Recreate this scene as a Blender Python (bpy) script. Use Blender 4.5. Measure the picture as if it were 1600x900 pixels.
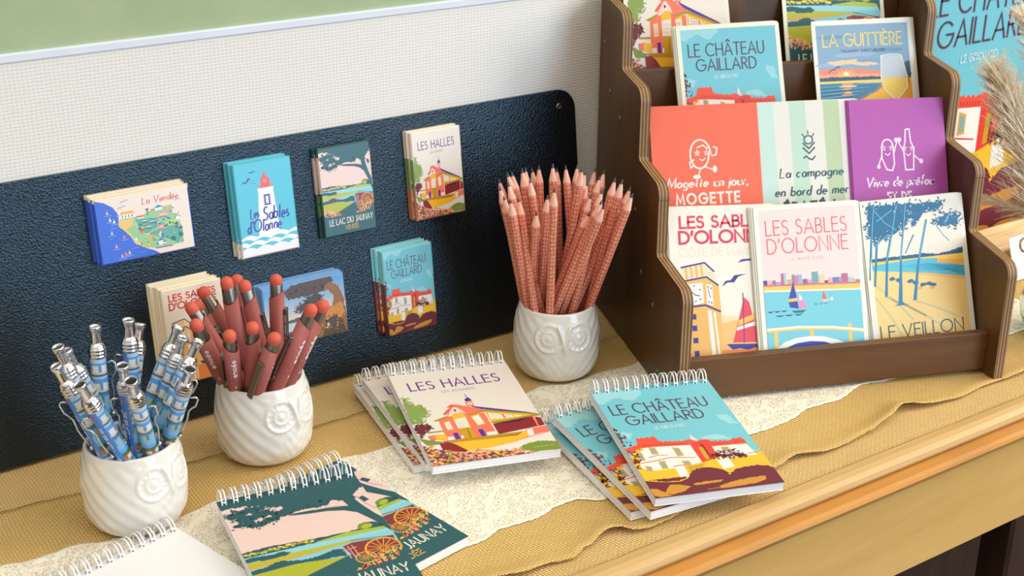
import bpy, math, random
from mathutils import Vector, Matrix, Euler
from mathutils.geometry import tessellate_polygon
PI = math.pi
for _o in list(bpy.data.objects): bpy.data.objects.remove(_o)
C = bpy.context.scene.collection
S = 0.1            # local units are decimetres
TZ = 0.75          # height of the table top in metres

# ---------------------------------------------------------------- camera, light, exposure
cam_d = bpy.data.cameras.new('camera'); cam = bpy.data.objects.new('camera', cam_d); C.objects.link(cam)
cam_d.sensor_width = 36; cam_d.sensor_fit = 'HORIZONTAL'; cam_d.lens = 1.35957 * 36.0
cam_d.clip_start = 0.02; cam_d.clip_end = 60
cam.location = (-4.2125*S, -7.4935*S, TZ + 5.5523*S)
cam.rotation_euler = (1.17853, -0.00753, -0.60232)
cam_d.dof.use_dof = True; cam_d.dof.focus_distance = 1.12; cam_d.dof.aperture_fstop = 14.0
bpy.context.scene.camera = cam

sc = bpy.context.scene
sc.view_settings.view_transform = 'Standard'; sc.view_settings.look = 'None'
sc.view_settings.gamma = 1.0; sc.view_settings.use_curve_mapping = False
sc.view_settings.exposure = 0.30

world = bpy.data.worlds.new('room_light'); sc.world = world; world.use_nodes = True
wn = world.node_tree.nodes; wl = world.node_tree.links; wn.clear()
w_out = wn.new('ShaderNodeOutputWorld'); w_bg = wn.new('ShaderNodeBackground')
w_tc = wn.new('ShaderNodeTexCoord'); w_sep = wn.new('ShaderNodeSeparateXYZ'); w_r = wn.new('ShaderNodeValToRGB')
w_map = wn.new('ShaderNodeMath'); w_map.operation = 'MULTIPLY_ADD'; w_map.inputs[1].default_value = .5; w_map.inputs[2].default_value = .5
wl.new(w_tc.outputs['Generated'], w_sep.inputs[0]); wl.new(w_sep.outputs['Z'], w_map.inputs[0]); wl.new(w_map.outputs[0], w_r.inputs[0])
cr = w_r.color_ramp
cr.elements[0].position = .30; cr.elements[0].color = (.035, .025, .016, 1)
cr.elements[1].position = .75; cr.elements[1].color = (1., .93, .84, 1)
_e = cr.elements.new(.5); _e.color = (.20, .150, .095, 1)
_e = cr.elements.new(1.0); _e.color = (1.9, 1.72, 1.5, 1)
wl.new(w_r.outputs[0], w_bg.inputs[0]); wl.new(w_bg.outputs[0], w_out.inputs[0])
w_bg.inputs[1].default_value = 0.9

def area(name, loc, target, sx, sy, power, col):
    d = bpy.data.lights.new(name, 'AREA'); d.shape = 'RECTANGLE'; d.size = sx; d.size_y = sy; d.energy = power; d.color = col
    o = bpy.data.objects.new(name, d); C.objects.link(o); o.location = loc
    o.rotation_euler = (Vector(target) - Vector(loc)).to_track_quat('-Z', 'Y').to_euler(); return o
area('window_light', (1.02, -2.45, TZ+.56), (.15, .1, TZ+.05), 1.30, 1.80, 40, (.56, .78, 1.))
area('side_window_light', (2.6, -1.1, TZ+1.35), (.2, .1, TZ), 1.5, 1.5, 44, (1., .89, .73))

# ---------------------------------------------------------------- helpers
def lin(c):
    out = []
    for v in c[:3]:
        v = v/255.0
        out.append(v/12.92 if v <= .04045 else ((v+.055)/1.055)**2.4)
    return (*out, 1.0)
def tag(o, label=None, cat=None, group=None, kind=None):
    if label: o['label'] = label
    if cat: o['category'] = cat
    if group: o['group'] = group
    if kind: o['kind'] = kind
    return o
def empty(name, loc=(0, 0, 0), rot=(0, 0, 0)):
    o = bpy.data.objects.new(name, None); C.objects.link(o); o.empty_display_size = .02
    o.location = (loc[0]*S, loc[1]*S, TZ+loc[2]*S); o.rotation_euler = rot; return o
class MB:
    def __init__(s): s.v = []; s.f = []; s.m = []; s.c = []; s.sm = []; s.uv = None
    def add(s, vs, fs, m=0, col=None, smooth=False):
        n = len(s.v); s.v += [tuple(p) for p in vs]
        for f in fs:
            s.f.append(tuple(n+i for i in f)); s.m.append(m); s.c.append(col or (1, 1, 1, 1)); s.sm.append(smooth)
    def box(s, x0, x1, y0, y1, z0, z1, m=0, col=None, bev=0.0):
        if bev <= 0:
            vs = [(x, y, z) for z in (z0, z1) for y in (y0, y1) for x in (x0, x1)]
            s.add(vs, [(0, 2, 3, 1), (4, 5, 7, 6), (0, 1, 5, 4), (2, 6, 7, 3), (0, 4, 6, 2), (1, 3, 7, 5)], m, col)
        else:
            b = bev
            def ring(z, i): return [(x0+i, y0+b, z), (x0+b, y0+i, z), (x1-b, y0+i, z), (x1-i, y0+b, z), (x1-i, y1-b, z), (x1-b, y1-i, z), (x0+b, y1-i, z), (x0+i, y1-b, z)]
            R = [ring(z0, b*.7), ring(z0+b, 0), ring(z1-b, 0), ring(z1, b*.7)]
            vs = [p for r in R for p in r]; fs = [tuple(range(7, -1, -1)), tuple(range(24, 32))]
            for k in range(3):
                for i in range(8): j = (i+1) % 8; fs.append((k*8+i, k*8+j, k*8+8+j, k*8+8+i))
            s.add(vs, fs, m, col)
    def prism(s, pts, z0, z1, m=0, ms=None, col=None, colside=None, axis='z'):
        n = len(pts)
        def w(x, y, z): return (x, y, z) if axis == 'z' else (z, x, y)
        vs = [w(x, y, z0) for x, y in pts]+[w(x, y, z1) for x, y in pts]
        tris = tessellate_polygon([[Vector((x, y, 0)) for x, y in pts]])
        s.add(vs, [tuple(t[::-1]) for t in tris]+[tuple(n+i for i in t) for t in tris], m, col)
        s.add(vs, [(i, (i+1) % n, n+(i+1) % n, n+i) for i in range(n)], m if ms is None else ms, colside or col)
    def lathe(s, prof, n=24, m=0, col=None, cap=True, smooth=True, cx=0, cy=0):
        vs = []; fs = []
        for r, z in prof:
            for i in range(n):
                a = 2*PI*i/n; vs.append((cx+r*math.cos(a), cy+r*math.sin(a), z))
        for k in range(len(prof)-1):
            for i in range(n):
                j = (i+1) % n; fs.append((k*n+i, k*n+j, (k+1)*n+j, (k+1)*n+i))
        s.add(vs, fs, m, col, smooth)
        if cap:
            if prof[0][0] > 1e-4: s.add(vs[:n], [tuple(range(n-1, -1, -1))], m, col)
            if prof[-1][0] > 1e-4: s.add(vs[-n:], [tuple(range(n))], m, col)
    def tube(s, pts, r, n=8, m=0, col=None, cap=True):
        pts = [Vector(p) for p in pts]; rs = r if isinstance(r, (list, tuple)) else [r]*len(pts)
        vs = []; fs = []; up = Vector((0, 0, 1)); prev = None
        for i, p in enumerate(pts):
            d = (pts[min(i+1, len(pts)-1)]-pts[max(i-1, 0)]).normalized()
            if prev is None:
                a = d.cross(up if abs(d.z) < .9 else Vector((1, 0, 0))).normalized()
            else:
                a = (prev-d*prev.dot(d)).normalized()
            prev = a; b = d.cross(a)
            for k in range(n):
                t = 2*PI*k/n; vs.append(p+(a*math.cos(t)+b*math.sin(t))*rs[i])
        for i in range(len(pts)-1):
            for k in range(n):
                l = (k+1) % n; fs.append((i*n+k, i*n+l, (i+1)*n+l, (i+1)*n+k))
        if cap: fs += [tuple(range(n-1, -1, -1)), tuple(range((len(pts)-1)*n, len(pts)*n))]
        s.add(vs, fs, m, col, True)
    def mesh(s, name, mats):
        me = bpy.data.meshes.new(name); me.from_pydata([(x*S, y*S, z*S) for x, y, z in s.v], [], s.f)
        for m in (mats if isinstance(mats, (list, tuple)) else [mats]): me.materials.append(m)
        me.polygons.foreach_set('material_index', s.m); me.polygons.foreach_set('use_smooth', s.sm)
        ca = me.color_attributes.new('Ink', 'FLOAT_COLOR', 'CORNER'); buf = []
        for f, c in zip(s.f, s.c): buf += list(c)*len(f)
        ca.data.foreach_set('color', buf); me.update(); return me
    def obj(s, name, mats, parent=None, loc=None, rot=None):
        o = bpy.data.objects.new(name, s.mesh(name, mats)); C.objects.link(o)
        if parent: o.parent = parent
        if loc is not None: o.location = (loc[0]*S, loc[1]*S, loc[2]*S+(0 if parent else TZ))
        elif not parent: o.location = (0, 0, TZ)
        if rot is not None: o.rotation_euler = rot
        return o
def inst(src, name, parent=None, loc=None, rot=None):
    o = src.copy(); o.name = name; C.objects.link(o); o.parent = parent
    if loc is not None: o.location = (loc[0]*S, loc[1]*S, loc[2]*S+(0 if parent else TZ))
    if rot is not None: o.rotation_euler = rot
    return o
def copy_thing(root):
    r = root.copy(); C.objects.link(r)
    for ch in list(root.children):
        c = ch.copy(); C.objects.link(c); c.parent = r
        for g in list(ch.children):
            d = g.copy(); C.objects.link(d); d.parent = c
    return r

# ---------------------------------------------------------------- materials
class NT:
    def __init__(s, name, rough=.5, metal=0., spec=.5, col=(.8, .8, .8, 1)):
        s.mat = bpy.data.materials.new(name); s.mat.use_nodes = True; s.n = s.mat.node_tree.nodes; s.l = s.mat.node_tree.links
        s.b = s.n['Principled BSDF']; s.b.inputs['Base Color'].default_value = col
        s.b.inputs['Roughness'].default_value = rough; s.b.inputs['Metallic'].default_value = metal; s.b.inputs['Specular IOR Level'].default_value = spec
        s.out = s.n['Material Output']; s._tc = None
    def tc(s, which='Object'):
        if not s._tc: s._tc = s.n.new('ShaderNodeTexCoord')
        return s._tc.outputs[which]
    def mapping(s, scale=(1, 1, 1), rot=(0, 0, 0)):
        m = s.n.new('ShaderNodeMapping'); m.inputs['Scale'].default_value = scale; m.inputs['Rotation'].default_value = rot; s.l.new(s.tc(), m.inputs[0]); return m.outputs[0]
    def noise(s, scale, detail=3, rough=.5, vec=None, dist=0.):
        n = s.n.new('ShaderNodeTexNoise'); n.inputs['Scale'].default_value = scale; n.inputs['Detail'].default_value = detail
        n.inputs['Roughness'].default_value = rough; n.inputs['Distortion'].default_value = dist
        s.l.new(vec if vec else s.tc(), n.inputs['Vector']); return n.outputs['Fac']
    def ramp(s, fac, stops, interp='LINEAR'):
        r = s.n.new('ShaderNodeValToRGB'); r.color_ramp.interpolation = interp; s.l.new(fac, r.inputs[0]); e = r.color_ramp.elements
        while len(e) < len(stops): e.new(.5)
        for i, (p, c) in enumerate(stops):
            e[i].position = p; e[i].color = c if len(c) == 4 else (*c, 1)
        return r.outputs[0]
    def math(s, op, a, b=None, c=None, clamp=False):
        m = s.n.new('ShaderNodeMath'); m.operation = op; m.use_clamp = clamp
        for i, v in enumerate((a, b, c)):
            if v is None: continue
            if isinstance(v, (int, float)): m.inputs[i].default_value = v
            else: s.l.new(v, m.inputs[i])
        return m.outputs[0]
    def sep(s, vec=None):
        n = s.n.new('ShaderNodeSeparateXYZ'); s.l.new(vec if vec else s.tc(), n.inputs[0]); return n.outputs
    def mix(s, fac, a, b, mode='MIX'):
        m = s.n.new('ShaderNodeMix'); m.data_type = 'RGBA'; m.blend_type = mode
        for i, v in ((0, fac), (6, a), (7, b)):
            if isinstance(v, (int, float)): m.inputs[i].default_value = v
            elif isinstance(v, tuple): m.inputs[i].default_value = v if len(v) == 4 else (*v, 1)
            else: s.l.new(v, m.inputs[i])
        return m.outputs[2]
    def color(s, c): s.l.new(c, s.b.inputs['Base Color'])
    def rough(s, c): s.l.new(c, s.b.inputs['Roughness'])
    def bump(s, h, strength=.3, dist=.001):
        b = s.n.new('ShaderNodeBump'); b.inputs['Strength'].default_value = strength; b.inputs['Distance'].default_value = dist
        s.l.new(h, b.inputs['Height']); s.l.new(b.outputs[0], s.b.inputs['Normal'])
def ink_mat(name, rough, spec, var=.04):
    t = NT(name, rough, 0, spec); a = t.n.new('ShaderNodeAttribute'); a.attribute_name = 'Ink'
    n = t.noise(900, 2); g = t.ramp(n, [(.3, (.86-var,)*3), (.7, (.88,)*3)])
    t.color(t.mix(1., a.outputs['Color'], g, 'MULTIPLY')); return t.mat
M = {}
M['print'] = ink_mat('printed_card', .42, .35)
M['gloss'] = ink_mat('glossy_magnet_print', .3, .5, .02)
M['pen_print'] = ink_mat('pen_wrap_print', .25, .5, .02)
t = NT('page_edges', .7, 0, .2); s3 = t.sep()
w = t.noise(1., 2, vec=t.mapping((15, 15, 2500)))
t.color(t.ramp(w, [(.3, lin((212, 209, 210))), (.6, lin((234, 233, 236)))])); t.bump(w, .3, .0003); M['pages'] = t.mat
t = NT('white_paper', .55, 0, .3); t.color(t.ramp(t.noise(300, 2), [(.3, lin((232, 232, 232))), (.7, lin((240, 240, 240)))])); M['paper'] = t.mat
t = NT('white_coated_wire', .35, 0, .5); t.color(t.ramp(t.noise(200), [(0, lin((225, 225, 225))), (1, lin((240, 240, 238)))])); M['wire'] = t.mat
# white ribbed wallpaper
t = NT('woven_wallpaper', .8, 0, .15); p = t.mapping((1, 1, 1)); x, y, z = t.sep(p)
nz = t.noise(60, 3)
z2 = t.math('ADD', z, t.math('MULTIPLY', nz, .0016)); rows = t.math('ABSOLUTE', t.math('SINE', t.math('MULTIPLY', z2, PI/.0027)))
cols = t.math('ABSOLUTE', t.math('SINE', t.math('MULTIPLY', t.math('ADD', x, t.math('MULTIPLY', nz, .003)), PI/.0034)))
hgt = t.math('ADD', t.math('MULTIPLY', rows, .7), t.math('MULTIPLY', cols, .4)); hgt = t.math('ADD', hgt, t.math('MULTIPLY', t.noise(350, 2), .5))
t.color(t.ramp(hgt, [(.3, lin((207, 204, 198))), (.9, lin((221, 218, 213)))])); t.bump(hgt, .3, .0006); M['wallpaper'] = t.mat
t = NT('sage_green_paint', .75, 0, .2); t.color(t.ramp(t.noise(25, 4), [(.3, lin((154, 170, 133))), (.7, lin((163, 177, 141)))])); t.bump(t.noise(300, 2), .15, .0005); M['green'] = t.mat
t = NT('pale_trim_paint', .6, 0, .3); t.color(t.ramp(t.noise(40), [(0, lin((205, 210, 222))), (1, lin((216, 220, 230)))])); M['trim'] = t.mat
# black embossed metal board
t = NT('black_embossed_metal', .27, 0, .75); t.b.inputs['Specular Tint'].default_value = (.55, .80, 1., 1); n1 = t.noise(560, 2, .5)
t.color(t.ramp(n1, [(.3, (.003, .0035, .005)), (.8, (.008, .010, .014))])); t.bump(n1, 1., .0009); M['board'] = t.mat
# burlap
def burlap(name, a, b, per, seed):
    t = NT(name, .9, 0, .1); x, y, z = t.sep()
    nx = t.noise(18, 3, vec=t.mapping((1, 1, 1), (0, 0, seed))); ny = t.noise(45, 3)
    xx = t.math('ADD', x, t.math('MULTIPLY', nx, .010)); yy = t.math('ADD', y, t.math('MULTIPLY', ny, .004))
    k = PI/per
    sx = t.math('SINE', t.math('MULTIPLY', xx, k)); sy = t.math('SINE', t.math('MULTIPLY', yy, k*1.1))
    ax = t.math('ABSOLUTE', sx); ay = t.math('ABSOLUTE', sy)
    chk = t.math('GREATER_THAN', t.math('MULTIPLY', t.math('SINE', t.math('MULTIPLY', xx, k)), t.math('SINE', t.math('MULTIPLY', yy, k*1.1))), 0.)
    inv = t.math('SUBTRACT', 1., chk)
    h = t.math('ADD', t.math('MULTIPLY', chk, t.math('ADD', t.math('MULTIPLY', ax, .45), .5)), t.math('MULTIPLY', inv, t.math('MULTIPLY', ay, .8)))
    gap = t.math('MINIMUM', t.math('ADD', ax, t.math('MULTIPLY', t.noise(700, 1), .2)), ay)
    h2 = t.math('MULTIPLY', h, t.math('ADD', .35, t.math('MULTIPLY', gap, .9), clamp=True))
    big = t.noise(7, 4); base = t.mix(big, a, b)
    fib = t.noise(1., 2, vec=t.mapping((300, 60, 300)))
    base = t.mix(t.math('MULTIPLY', fib, .35), base, tuple(v*.55 for v in a[:3]))
    t.color(t.mix(t.math('SUBTRACT', 1., t.math('MULTIPLY_ADD', h2, 1.15, .0, clamp=True), clamp=True), base, tuple(v*.48 for v in a[:3])))
    t.bump(h2, .9, .0014); return t.mat
M['burlap'] = burlap('golden_burlap', lin((255, 216, 140)), lin((246, 198, 120)), .0025, .3)
M['burlap_low'] = burlap('pale_burlap', lin((255, 218, 152)), lin((248, 204, 134)), .0025, 1.1)
# lace
t = NT('cream_lace', .85, 0, .1, lin((250, 242, 222))); x, y, z = t.sep()
nz = t.noise(34, 2, .5, dist=2.4); nz2 = t.noise(70, 3, .5, dist=1.6)
petal = t.ramp(nz, [(.53, (0, 0, 0)), (.57, (1, 1, 1))]); line = t.ramp(t.math('ABSOLUTE', t.math('SUBTRACT', nz2, .5)), [(.02, (1, 1, 1)), (.035, (0, 0, 0))])
vr = t.n.new('ShaderNodeTexVoronoi'); vr.feature = 'DISTANCE_TO_EDGE'; vr.inputs['Scale'].default_value = 440; t.l.new(t.tc(), vr.inputs['Vector'])
net = t.ramp(vr.outputs['Distance'], [(.12, (1, 1, 1)), (.2, (0, 0, 0))])
edge = t.n.new('ShaderNodeAttribute'); edge.attribute_name = 'Ink'
al = t.math('MAXIMUM', t.math('MULTIPLY', petal, .97), t.math('MAXIMUM', t.math('MULTIPLY', line, .95), t.math('MULTIPLY', net, .9)))
al = t.math('MAXIMUM', al, t.math('MAXIMUM', .38, edge.outputs['Fac'])); t.l.new(al, t.b.inputs['Alpha'])
t.bump(t.math('ADD', t.math('ADD', petal, line), net), .6, .0006); M['lace'] = t.mat
# woods
def wood(name, c1, c2, rough, sc=(2, 40, 40), spec=.4, fine=.3, stain=None):
    t = NT(name, rough, 0, spec); n = t.noise(1.5, 5, .6, vec=t.mapping(sc), dist=1.2); f = t.noise(3, 4, .7, vec=t.mapping(tuple(v*6 for v in sc)))
    col = t.ramp(n, [(.25, lin(c1)), (.75, lin(c2))]); col = t.mix(t.math('MULTIPLY', f, fine), col, tuple(v*.5 for v in lin(c1)[:3]))
    if stain: col = t.mix(t.ramp(t.noise(5, 3), [(.5, (0, 0, 0)), (.75, (.6, .6, .6))]), col, lin(stain))
    t.color(col); t.bump(f, .15, .0006); return t.mat
M['oak'] = wood('pale_oak', (186, 146, 90), (208, 172, 114), .45, (2, 40, 40))
M['oak_dark'] = wood('honey_oak', (184, 124, 56), (208, 150, 76), .4, (2, 30, 30), stain=(140, 100, 60))
M['apron'] = wood('apron_wood', (196, 152, 84), (214, 172, 104), .35, (1.5, 12, 12))
M['brown'] = wood('dark_brown_wood', (46, 28, 18), (66, 42, 28), .5, (20, 20, 3))
M['stain'] = wood('walnut_stained_ply', (74, 47, 24), (104, 72, 38), .42, (18, 18, 2), .4, .35)
M['stain_h'] = wood('walnut_stained_ply_rail', (88, 56, 31), (114, 78, 46), .42, (2, 18, 18), .4, .35)
t = NT('ply_edge', .5, 0, .4); x, y, z = t.sep()
lay = t.math('SINE', t.math('MULTIPLY', x, 2*PI/.0030)); col = t.ramp(t.math('MULTIPLY_ADD', lay, .5, .5), [(.25, lin((98, 68, 40))), (.6, lin((168, 130, 86)))])
t.color(t.mix(t.math('MULTIPLY', t.noise(260, 3), .4), col, lin((84, 58, 38)))); M['ply'] = t.mat
t = NT('light_crate_wood', .6, 0, .3); t.color(t.ramp(t.noise(4, 4, vec=t.mapping((3, 40, 40))), [(.3, lin((206, 176, 128))), (.7, lin((232, 208, 166)))])); M['crate'] = t.mat
# ceramic, metals, plastics
t = NT('white_glazed_ceramic', .16, 0, .5, lin((238, 234, 226))); t.color(t.ramp(t.noise(12, 3), [(.3, lin((216, 211, 201))), (.7, lin((226, 222, 215)))])); t.b.inputs['Coat Weight'].default_value = .3; M['ceramic'] = t.mat
t = NT('polished_chrome', .12, 1., .5, (.60, .60, .62, 1)); t.rough(t.ramp(t.noise(60), [(.3, (.08,)*3), (.8, (.2,)*3)])); M['chrome'] = t.mat
t = NT('gunmetal', .36, 1., .5, (.22, .21, .19, 1)); t.rough(t.ramp(t.noise(90), [(.3, (.34,)*3), (.8, (.42,)*3)])); M['gun'] = t.mat
t = NT('black_plastic', .3, 0, .5, (.01, .01, .012, 1)); t.rough(t.ramp(t.noise(90), [(.3, (.25,)*3), (.8, (.35,)*3)])); M['blackp'] = t.mat
t = NT('rose_rubber_barrel', .55, 0, .35); t.color(t.ramp(t.noise(30), [(0, lin((152, 80, 74))), (1, lin((166, 90, 84)))])); M['rose'] = t.mat
t = NT('orange_rubber_tip', .6, 0, .3); t.color(t.ramp(t.noise(30), [(0, lin((196, 86, 66))), (1, lin((206, 96, 76)))])); M['tip'] = t.mat
t = NT('white_marking', .5, 0, .3); t.color(t.ramp(t.noise(50), [(0, (.8, .76, .72)), (1, (.85, .8, .78))])); M['mark'] = t.mat
t = NT('bare_cedar', .6, 0, .3); t.color(t.ramp(t.noise(5, 3, vec=t.mapping((60, 60, 6))), [(.3, lin((236, 170, 148))), (.7, lin((248, 196, 176)))])); M['cedar'] = t.mat
t = NT('graphite', .4, .2, .5); t.color(t.ramp(t.noise(80), [(0, (.05, .05, .055)), (1, (.09, .09, .1))])); M['lead'] = t.mat
# pencil lacquer with a brick-like dark red grid
t = NT('tile_pattern_lacquer', .35, 0, .45); x, y, z = t.sep()
ang = t.math('ARCTAN2', y, x); sA = t.math('ABSOLUTE', t.math('SINE', t.math('MULTIPLY', ang, 4)))
sZ = t.math('ABSOLUTE', t.math('SINE', t.math('MULTIPLY', z, PI/.0038)))
g1 = t.math('LESS_THAN', t.math('MINIMUM', sA, t.math('MULTIPLY', sZ, 1.)), .20)
dots = t.noise(900, 1)
cell = t.ramp(dots, [(.35, lin((208, 112, 80))), (.55, lin((228, 150, 124))), (.75, lin((238, 182, 164)))])
t.color(t.mix(g1, cell, lin((142, 44, 32)))); M['pencil'] = t.mat
t = NT('jute_twine', .9, 0, .1); t.color(t.ramp(t.noise(400, 3), [(.3, lin((124, 90, 54))), (.7, lin((176, 140, 94)))])); t.bump(t.noise(600), .5, .0006); M['jute'] = t.mat
t = NT('pampas_fluff', .8, 0, .2); t.color(t.ramp(t.noise(25, 3), [(.3, lin((244, 218, 178))), (.7, lin((255, 244, 224)))])); M['pampas'] = t.mat
t = NT('clear_glass', .03, 0, .5, (.88, .96, .95, 1)); t.b.inputs['Transmission Weight'].default_value = 1.; t.b.inputs['IOR'].default_value = 1.45
t.color(t.ramp(t.noise(3), [(0, (.86, .95, .94)), (1, (.92, .98, .97))])); M['glass'] = t.mat

# ---------------------------------------------------------------- stroke lettering
def arc(cx, cy, rx, ry, a0, a1, n=14):
    return [(cx+rx*math.cos(math.radians(a0+(a1-a0)*i/n)), cy+ry*math.sin(math.radians(a0+(a1-a0)*i/n))) for i in range(n+1)]
G = {
 'A': (.80, [[(0, 0), (.40, 1), (.80, 0)], [(.13, .33), (.67, .33)]]),
 'B': (.52, [[(0, 0), (0, 1), (.25, 1)]+arc(.25, .76, .22, .24, 90, -90)+[(0, .52)], [(.25, .52)]+arc(.27, .26, .25, .26, 90, -90)+[(0, 0)]]),
 'C': (.88, [arc(.50, .5, .50, .5, 48, 312, 22)]),
 'D': (.72, [[(0, 0), (0, 1), (.24, 1)]+arc(.24, .5, .48, .5, 90, -90, 18)+[(0, 0)]]),
 'E': (.50, [[(.50, 1), (0, 1), (0, 0), (.50, 0)], [(0, .53), (.45, .53)]]),
 'F': (.48, [[(.48, 1), (0, 1), (0, 0)], [(0, .52), (.42, .52)]]),
 'G': (.96, [arc(.50, .5, .50, .5, 46, 360, 26)+[(.58, .5)]]),
 'H': (.68, [[(0, 0), (0, 1)], [(.68, 0), (.68, 1)], [(0, .53), (.68, .53)]]),
 'I': (.0, [[(0, 0), (0, 1)]]),
 'J': (.34, [[(.34, 1), (.34, .25)]+arc(.14, .22, .20, .22, 0, -110, 8)]),
 'L': (.46, [[(0, 1), (0, 0), (.46, 0)]]),
 'M': (.86, [[(0, 0), (.08, 1), (.43, .15), (.78, 1), (.86, 0)]]),
 'N': (.72, [[(0, 0), (0, 1), (.72, 0), (.72, 1)]]),
 'O': (1.0, [arc(.5, .5, .5, .5, 90, 450, 30)]),
 'P': (.50, [[(0, 0), (0, 1), (.24, 1)]+arc(.24, .73, .26, .27, 90, -90)+[(0, .46)]]),
 'R': (.55, [[(0, 0), (0, 1), (.24, 1)]+arc(.24, .74, .26, .26, 90, -90)+[(0, .48)], [(.24, .48), (.55, 0)]]),
 'S': (.50, [arc(.26, .76, .22, .24, 40, 260, 14)+arc(.25, .26, .25, .26, 80, -140, 14)]),
 'T': (.60, [[(0, 1), (.60, 1)], [(.30, 1), (.30, 0)]]),
 'U': (.66, [[(0, 1), (0, .33)]+arc(.33, .33, .33, .33, 180, 360, 14)+[(.66, 1)]]),
 'V': (.78, [[(0, 1), (.39, 0), (.78, 1)]]),
 'Y': (.68, [[(0, 1), (.34, .46), (.68, 1)], [(.34, .46), (.34, 0)]]),
 "'": (.06, [[(.06, 1), (.0, .74)]]), '.': (.04, [[(0, 0), (.04, .0), (.04, .05)]]), ',': (.06, [[(.06, .06), (0, -.14)]]), '-': (.25, [[(0, .38), (.25, .38)]]),
 ' ': (.26, []),
 'a': (.42, [arc(.21, .25, .21, .25, 60, 400, 18), [(.42, .5), (.42, 0)]]),
 'b': (.42, [[(0, 1), (0, 0)], arc(.21, .25, .21, .25, 160, -160, 16)]),
 'c': (.38, [arc(.21, .25, .21, .25, 50, 310, 16)]),
 'd': (.42, [arc(.21, .25, .21, .25, 20, 340, 16), [(.42, 1), (.42, 0)]]),
 'e': (.42, [[(.02, .25), (.42, .27)]+arc(.21, .25, .21, .25, 10, 310, 16)]),
 'f': (.26, [arc(.24, .85, .13, .15, 60, 180, 8)+[(.11, 0)], [(0, .5), (.26, .5)]]),
 'g': (.42, [arc(.21, .25, .21, .25, 20, 340, 16), [(.42, .5), (.42, -.12)]+arc(.21, -.12, .21, .18, 0, -150, 8)]),
 'h': (.38, [[(0, 1), (0, 0)], [(0, .3)]+arc(.19, .31, .19, .19, 180, 0, 8)+[(.38, 0)]]),
 'i': (.0, [[(0, .5), (0, 0)], [(0, .68), (0, .75)]]),
 'j': (.0, [[(0, .5), (0, -.15)]+arc(-.12, -.15, .12, .14, 0, -100, 6), [(0, .68), (0, .75)]]),
 'l': (.06, [[(0, 1), (0, .08), (.06, 0)]]),
 'm': (.62, [[(0, .5), (0, 0)], [(0, .3)]+arc(.155, .33, .155, .17, 180, 0, 8)+[(.31, 0)], [(.31, .3)]+arc(.465, .33, .155, .17, 180, 0, 8)+[(.62, 0)]]),
 'n': (.38, [[(0, .5), (0, 0)], [(0, .3)]+arc(.19, .31, .19, .19, 180, 0, 8)+[(.38, 0)]]),
 'o': (.44, [arc(.22, .25, .22, .25, 90, 450, 18)]),
 'p': (.42, [[(0, .5), (0, -.32)], arc(.21, .25, .21, .25, 160, -160, 16)]),
 'r': (.24, [[(0, .5), (0, 0)], [(0, .3)]+arc(.17, .32, .17, .18, 180, 60, 6)]),
 's': (.30, [arc(.15, .37, .13, .13, 40, 260, 8)+arc(.15, .12, .14, .12, 80, -150, 8)]),
 't': (.24, [[(.10, .78), (.10, .1), (.2, 0)], [(0, .5), (.24, .5)]]),
 'u': (.38, [[(0, .5), (0, .19)]+arc(.19, .19, .19, .19, 180, 360, 8)+[(.38, .5)], [(.38, .4), (.38, 0)]]),
 'v': (.40, [[(0, .5), (.18, 0), (.40, .5)]]),
 'y': (.40, [[(0, .5), (.20, .02)], [(.40, .5), (.10, -.3)]]),
}
G['\u00c2'] = (.80, G['A'][1]+[[(.22, 1.12), (.40, 1.28), (.58, 1.12)]])
G['\u00c9'] = (.50, G['E'][1]+[[(.16, 1.10), (.36, 1.26)]])
G['\u00c8'] = (.50, G['E'][1]+[[(.12, 1.26), (.32, 1.10)]])
G['\u00e9'] = (.42, G['e'][1]+[[(.18, .62), (.34, .78)]])
G['\u00d4'] = (1.0, G['O'][1]+[[(.32, 1.12), (.50, 1.28), (.68, 1.12)]])
def stroke_quads(pts, w, contrast=0.):
    """mitred ribbon along a polyline -> list of quads"""
    P = []
    for p in pts:
        if not P or math.hypot(p[0]-P[-1][0], p[1]-P[-1][1]) > 1e-5: P.append(p)
    if len(P) < 2: return []
    closed = math.hypot(P[0][0]-P[-1][0], P[0][1]-P[-1][1]) < 1e-4
    L = []; R = []; n = len(P)
    for i in range(n):
        a = P[i-1] if i > 0 else (P[-2] if closed else None); b = P[i+1] if i < n-1 else (P[1] if closed else None); p = P[i]
        def unit(q, r): d = math.hypot(r[0]-q[0], r[1]-q[1]); return ((r[0]-q[0])/d, (r[1]-q[1])/d)
        d1 = unit(a, p) if a else unit(p, b); d2 = unit(p, b) if b else d1
        nx, ny = -(d1[1]+d2[1]), d1[0]+d2[0]; l = math.hypot(nx, ny)
        if l < .25: nx, ny, l = -d1[1], d1[0], 1.
        nx /= l; ny /= l; k = max(.5, nx*-d1[1]+ny*d1[0]); ww = w
        if contrast: ww = w*(1-contrast+contrast*abs(d2[1]))
        h = ww*.5/k; q = p
        if not closed and i in (0, n-1):
            s_ = -1 if i == 0 else 1; e = ww*.5 if contrast == 0 else 0; dd = d2 if i == 0 else d1; q = (p[0]+dd[0]*e*s_, p[1]+dd[1]*e*s_)
        L.append((q[0]+nx*h, q[1]+ny*h)); R.append((q[0]-nx*h, q[1]-ny*h))
    return [[L[i], L[i+1], R[i+1], R[i]] for i in range(n-1)]
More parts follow.
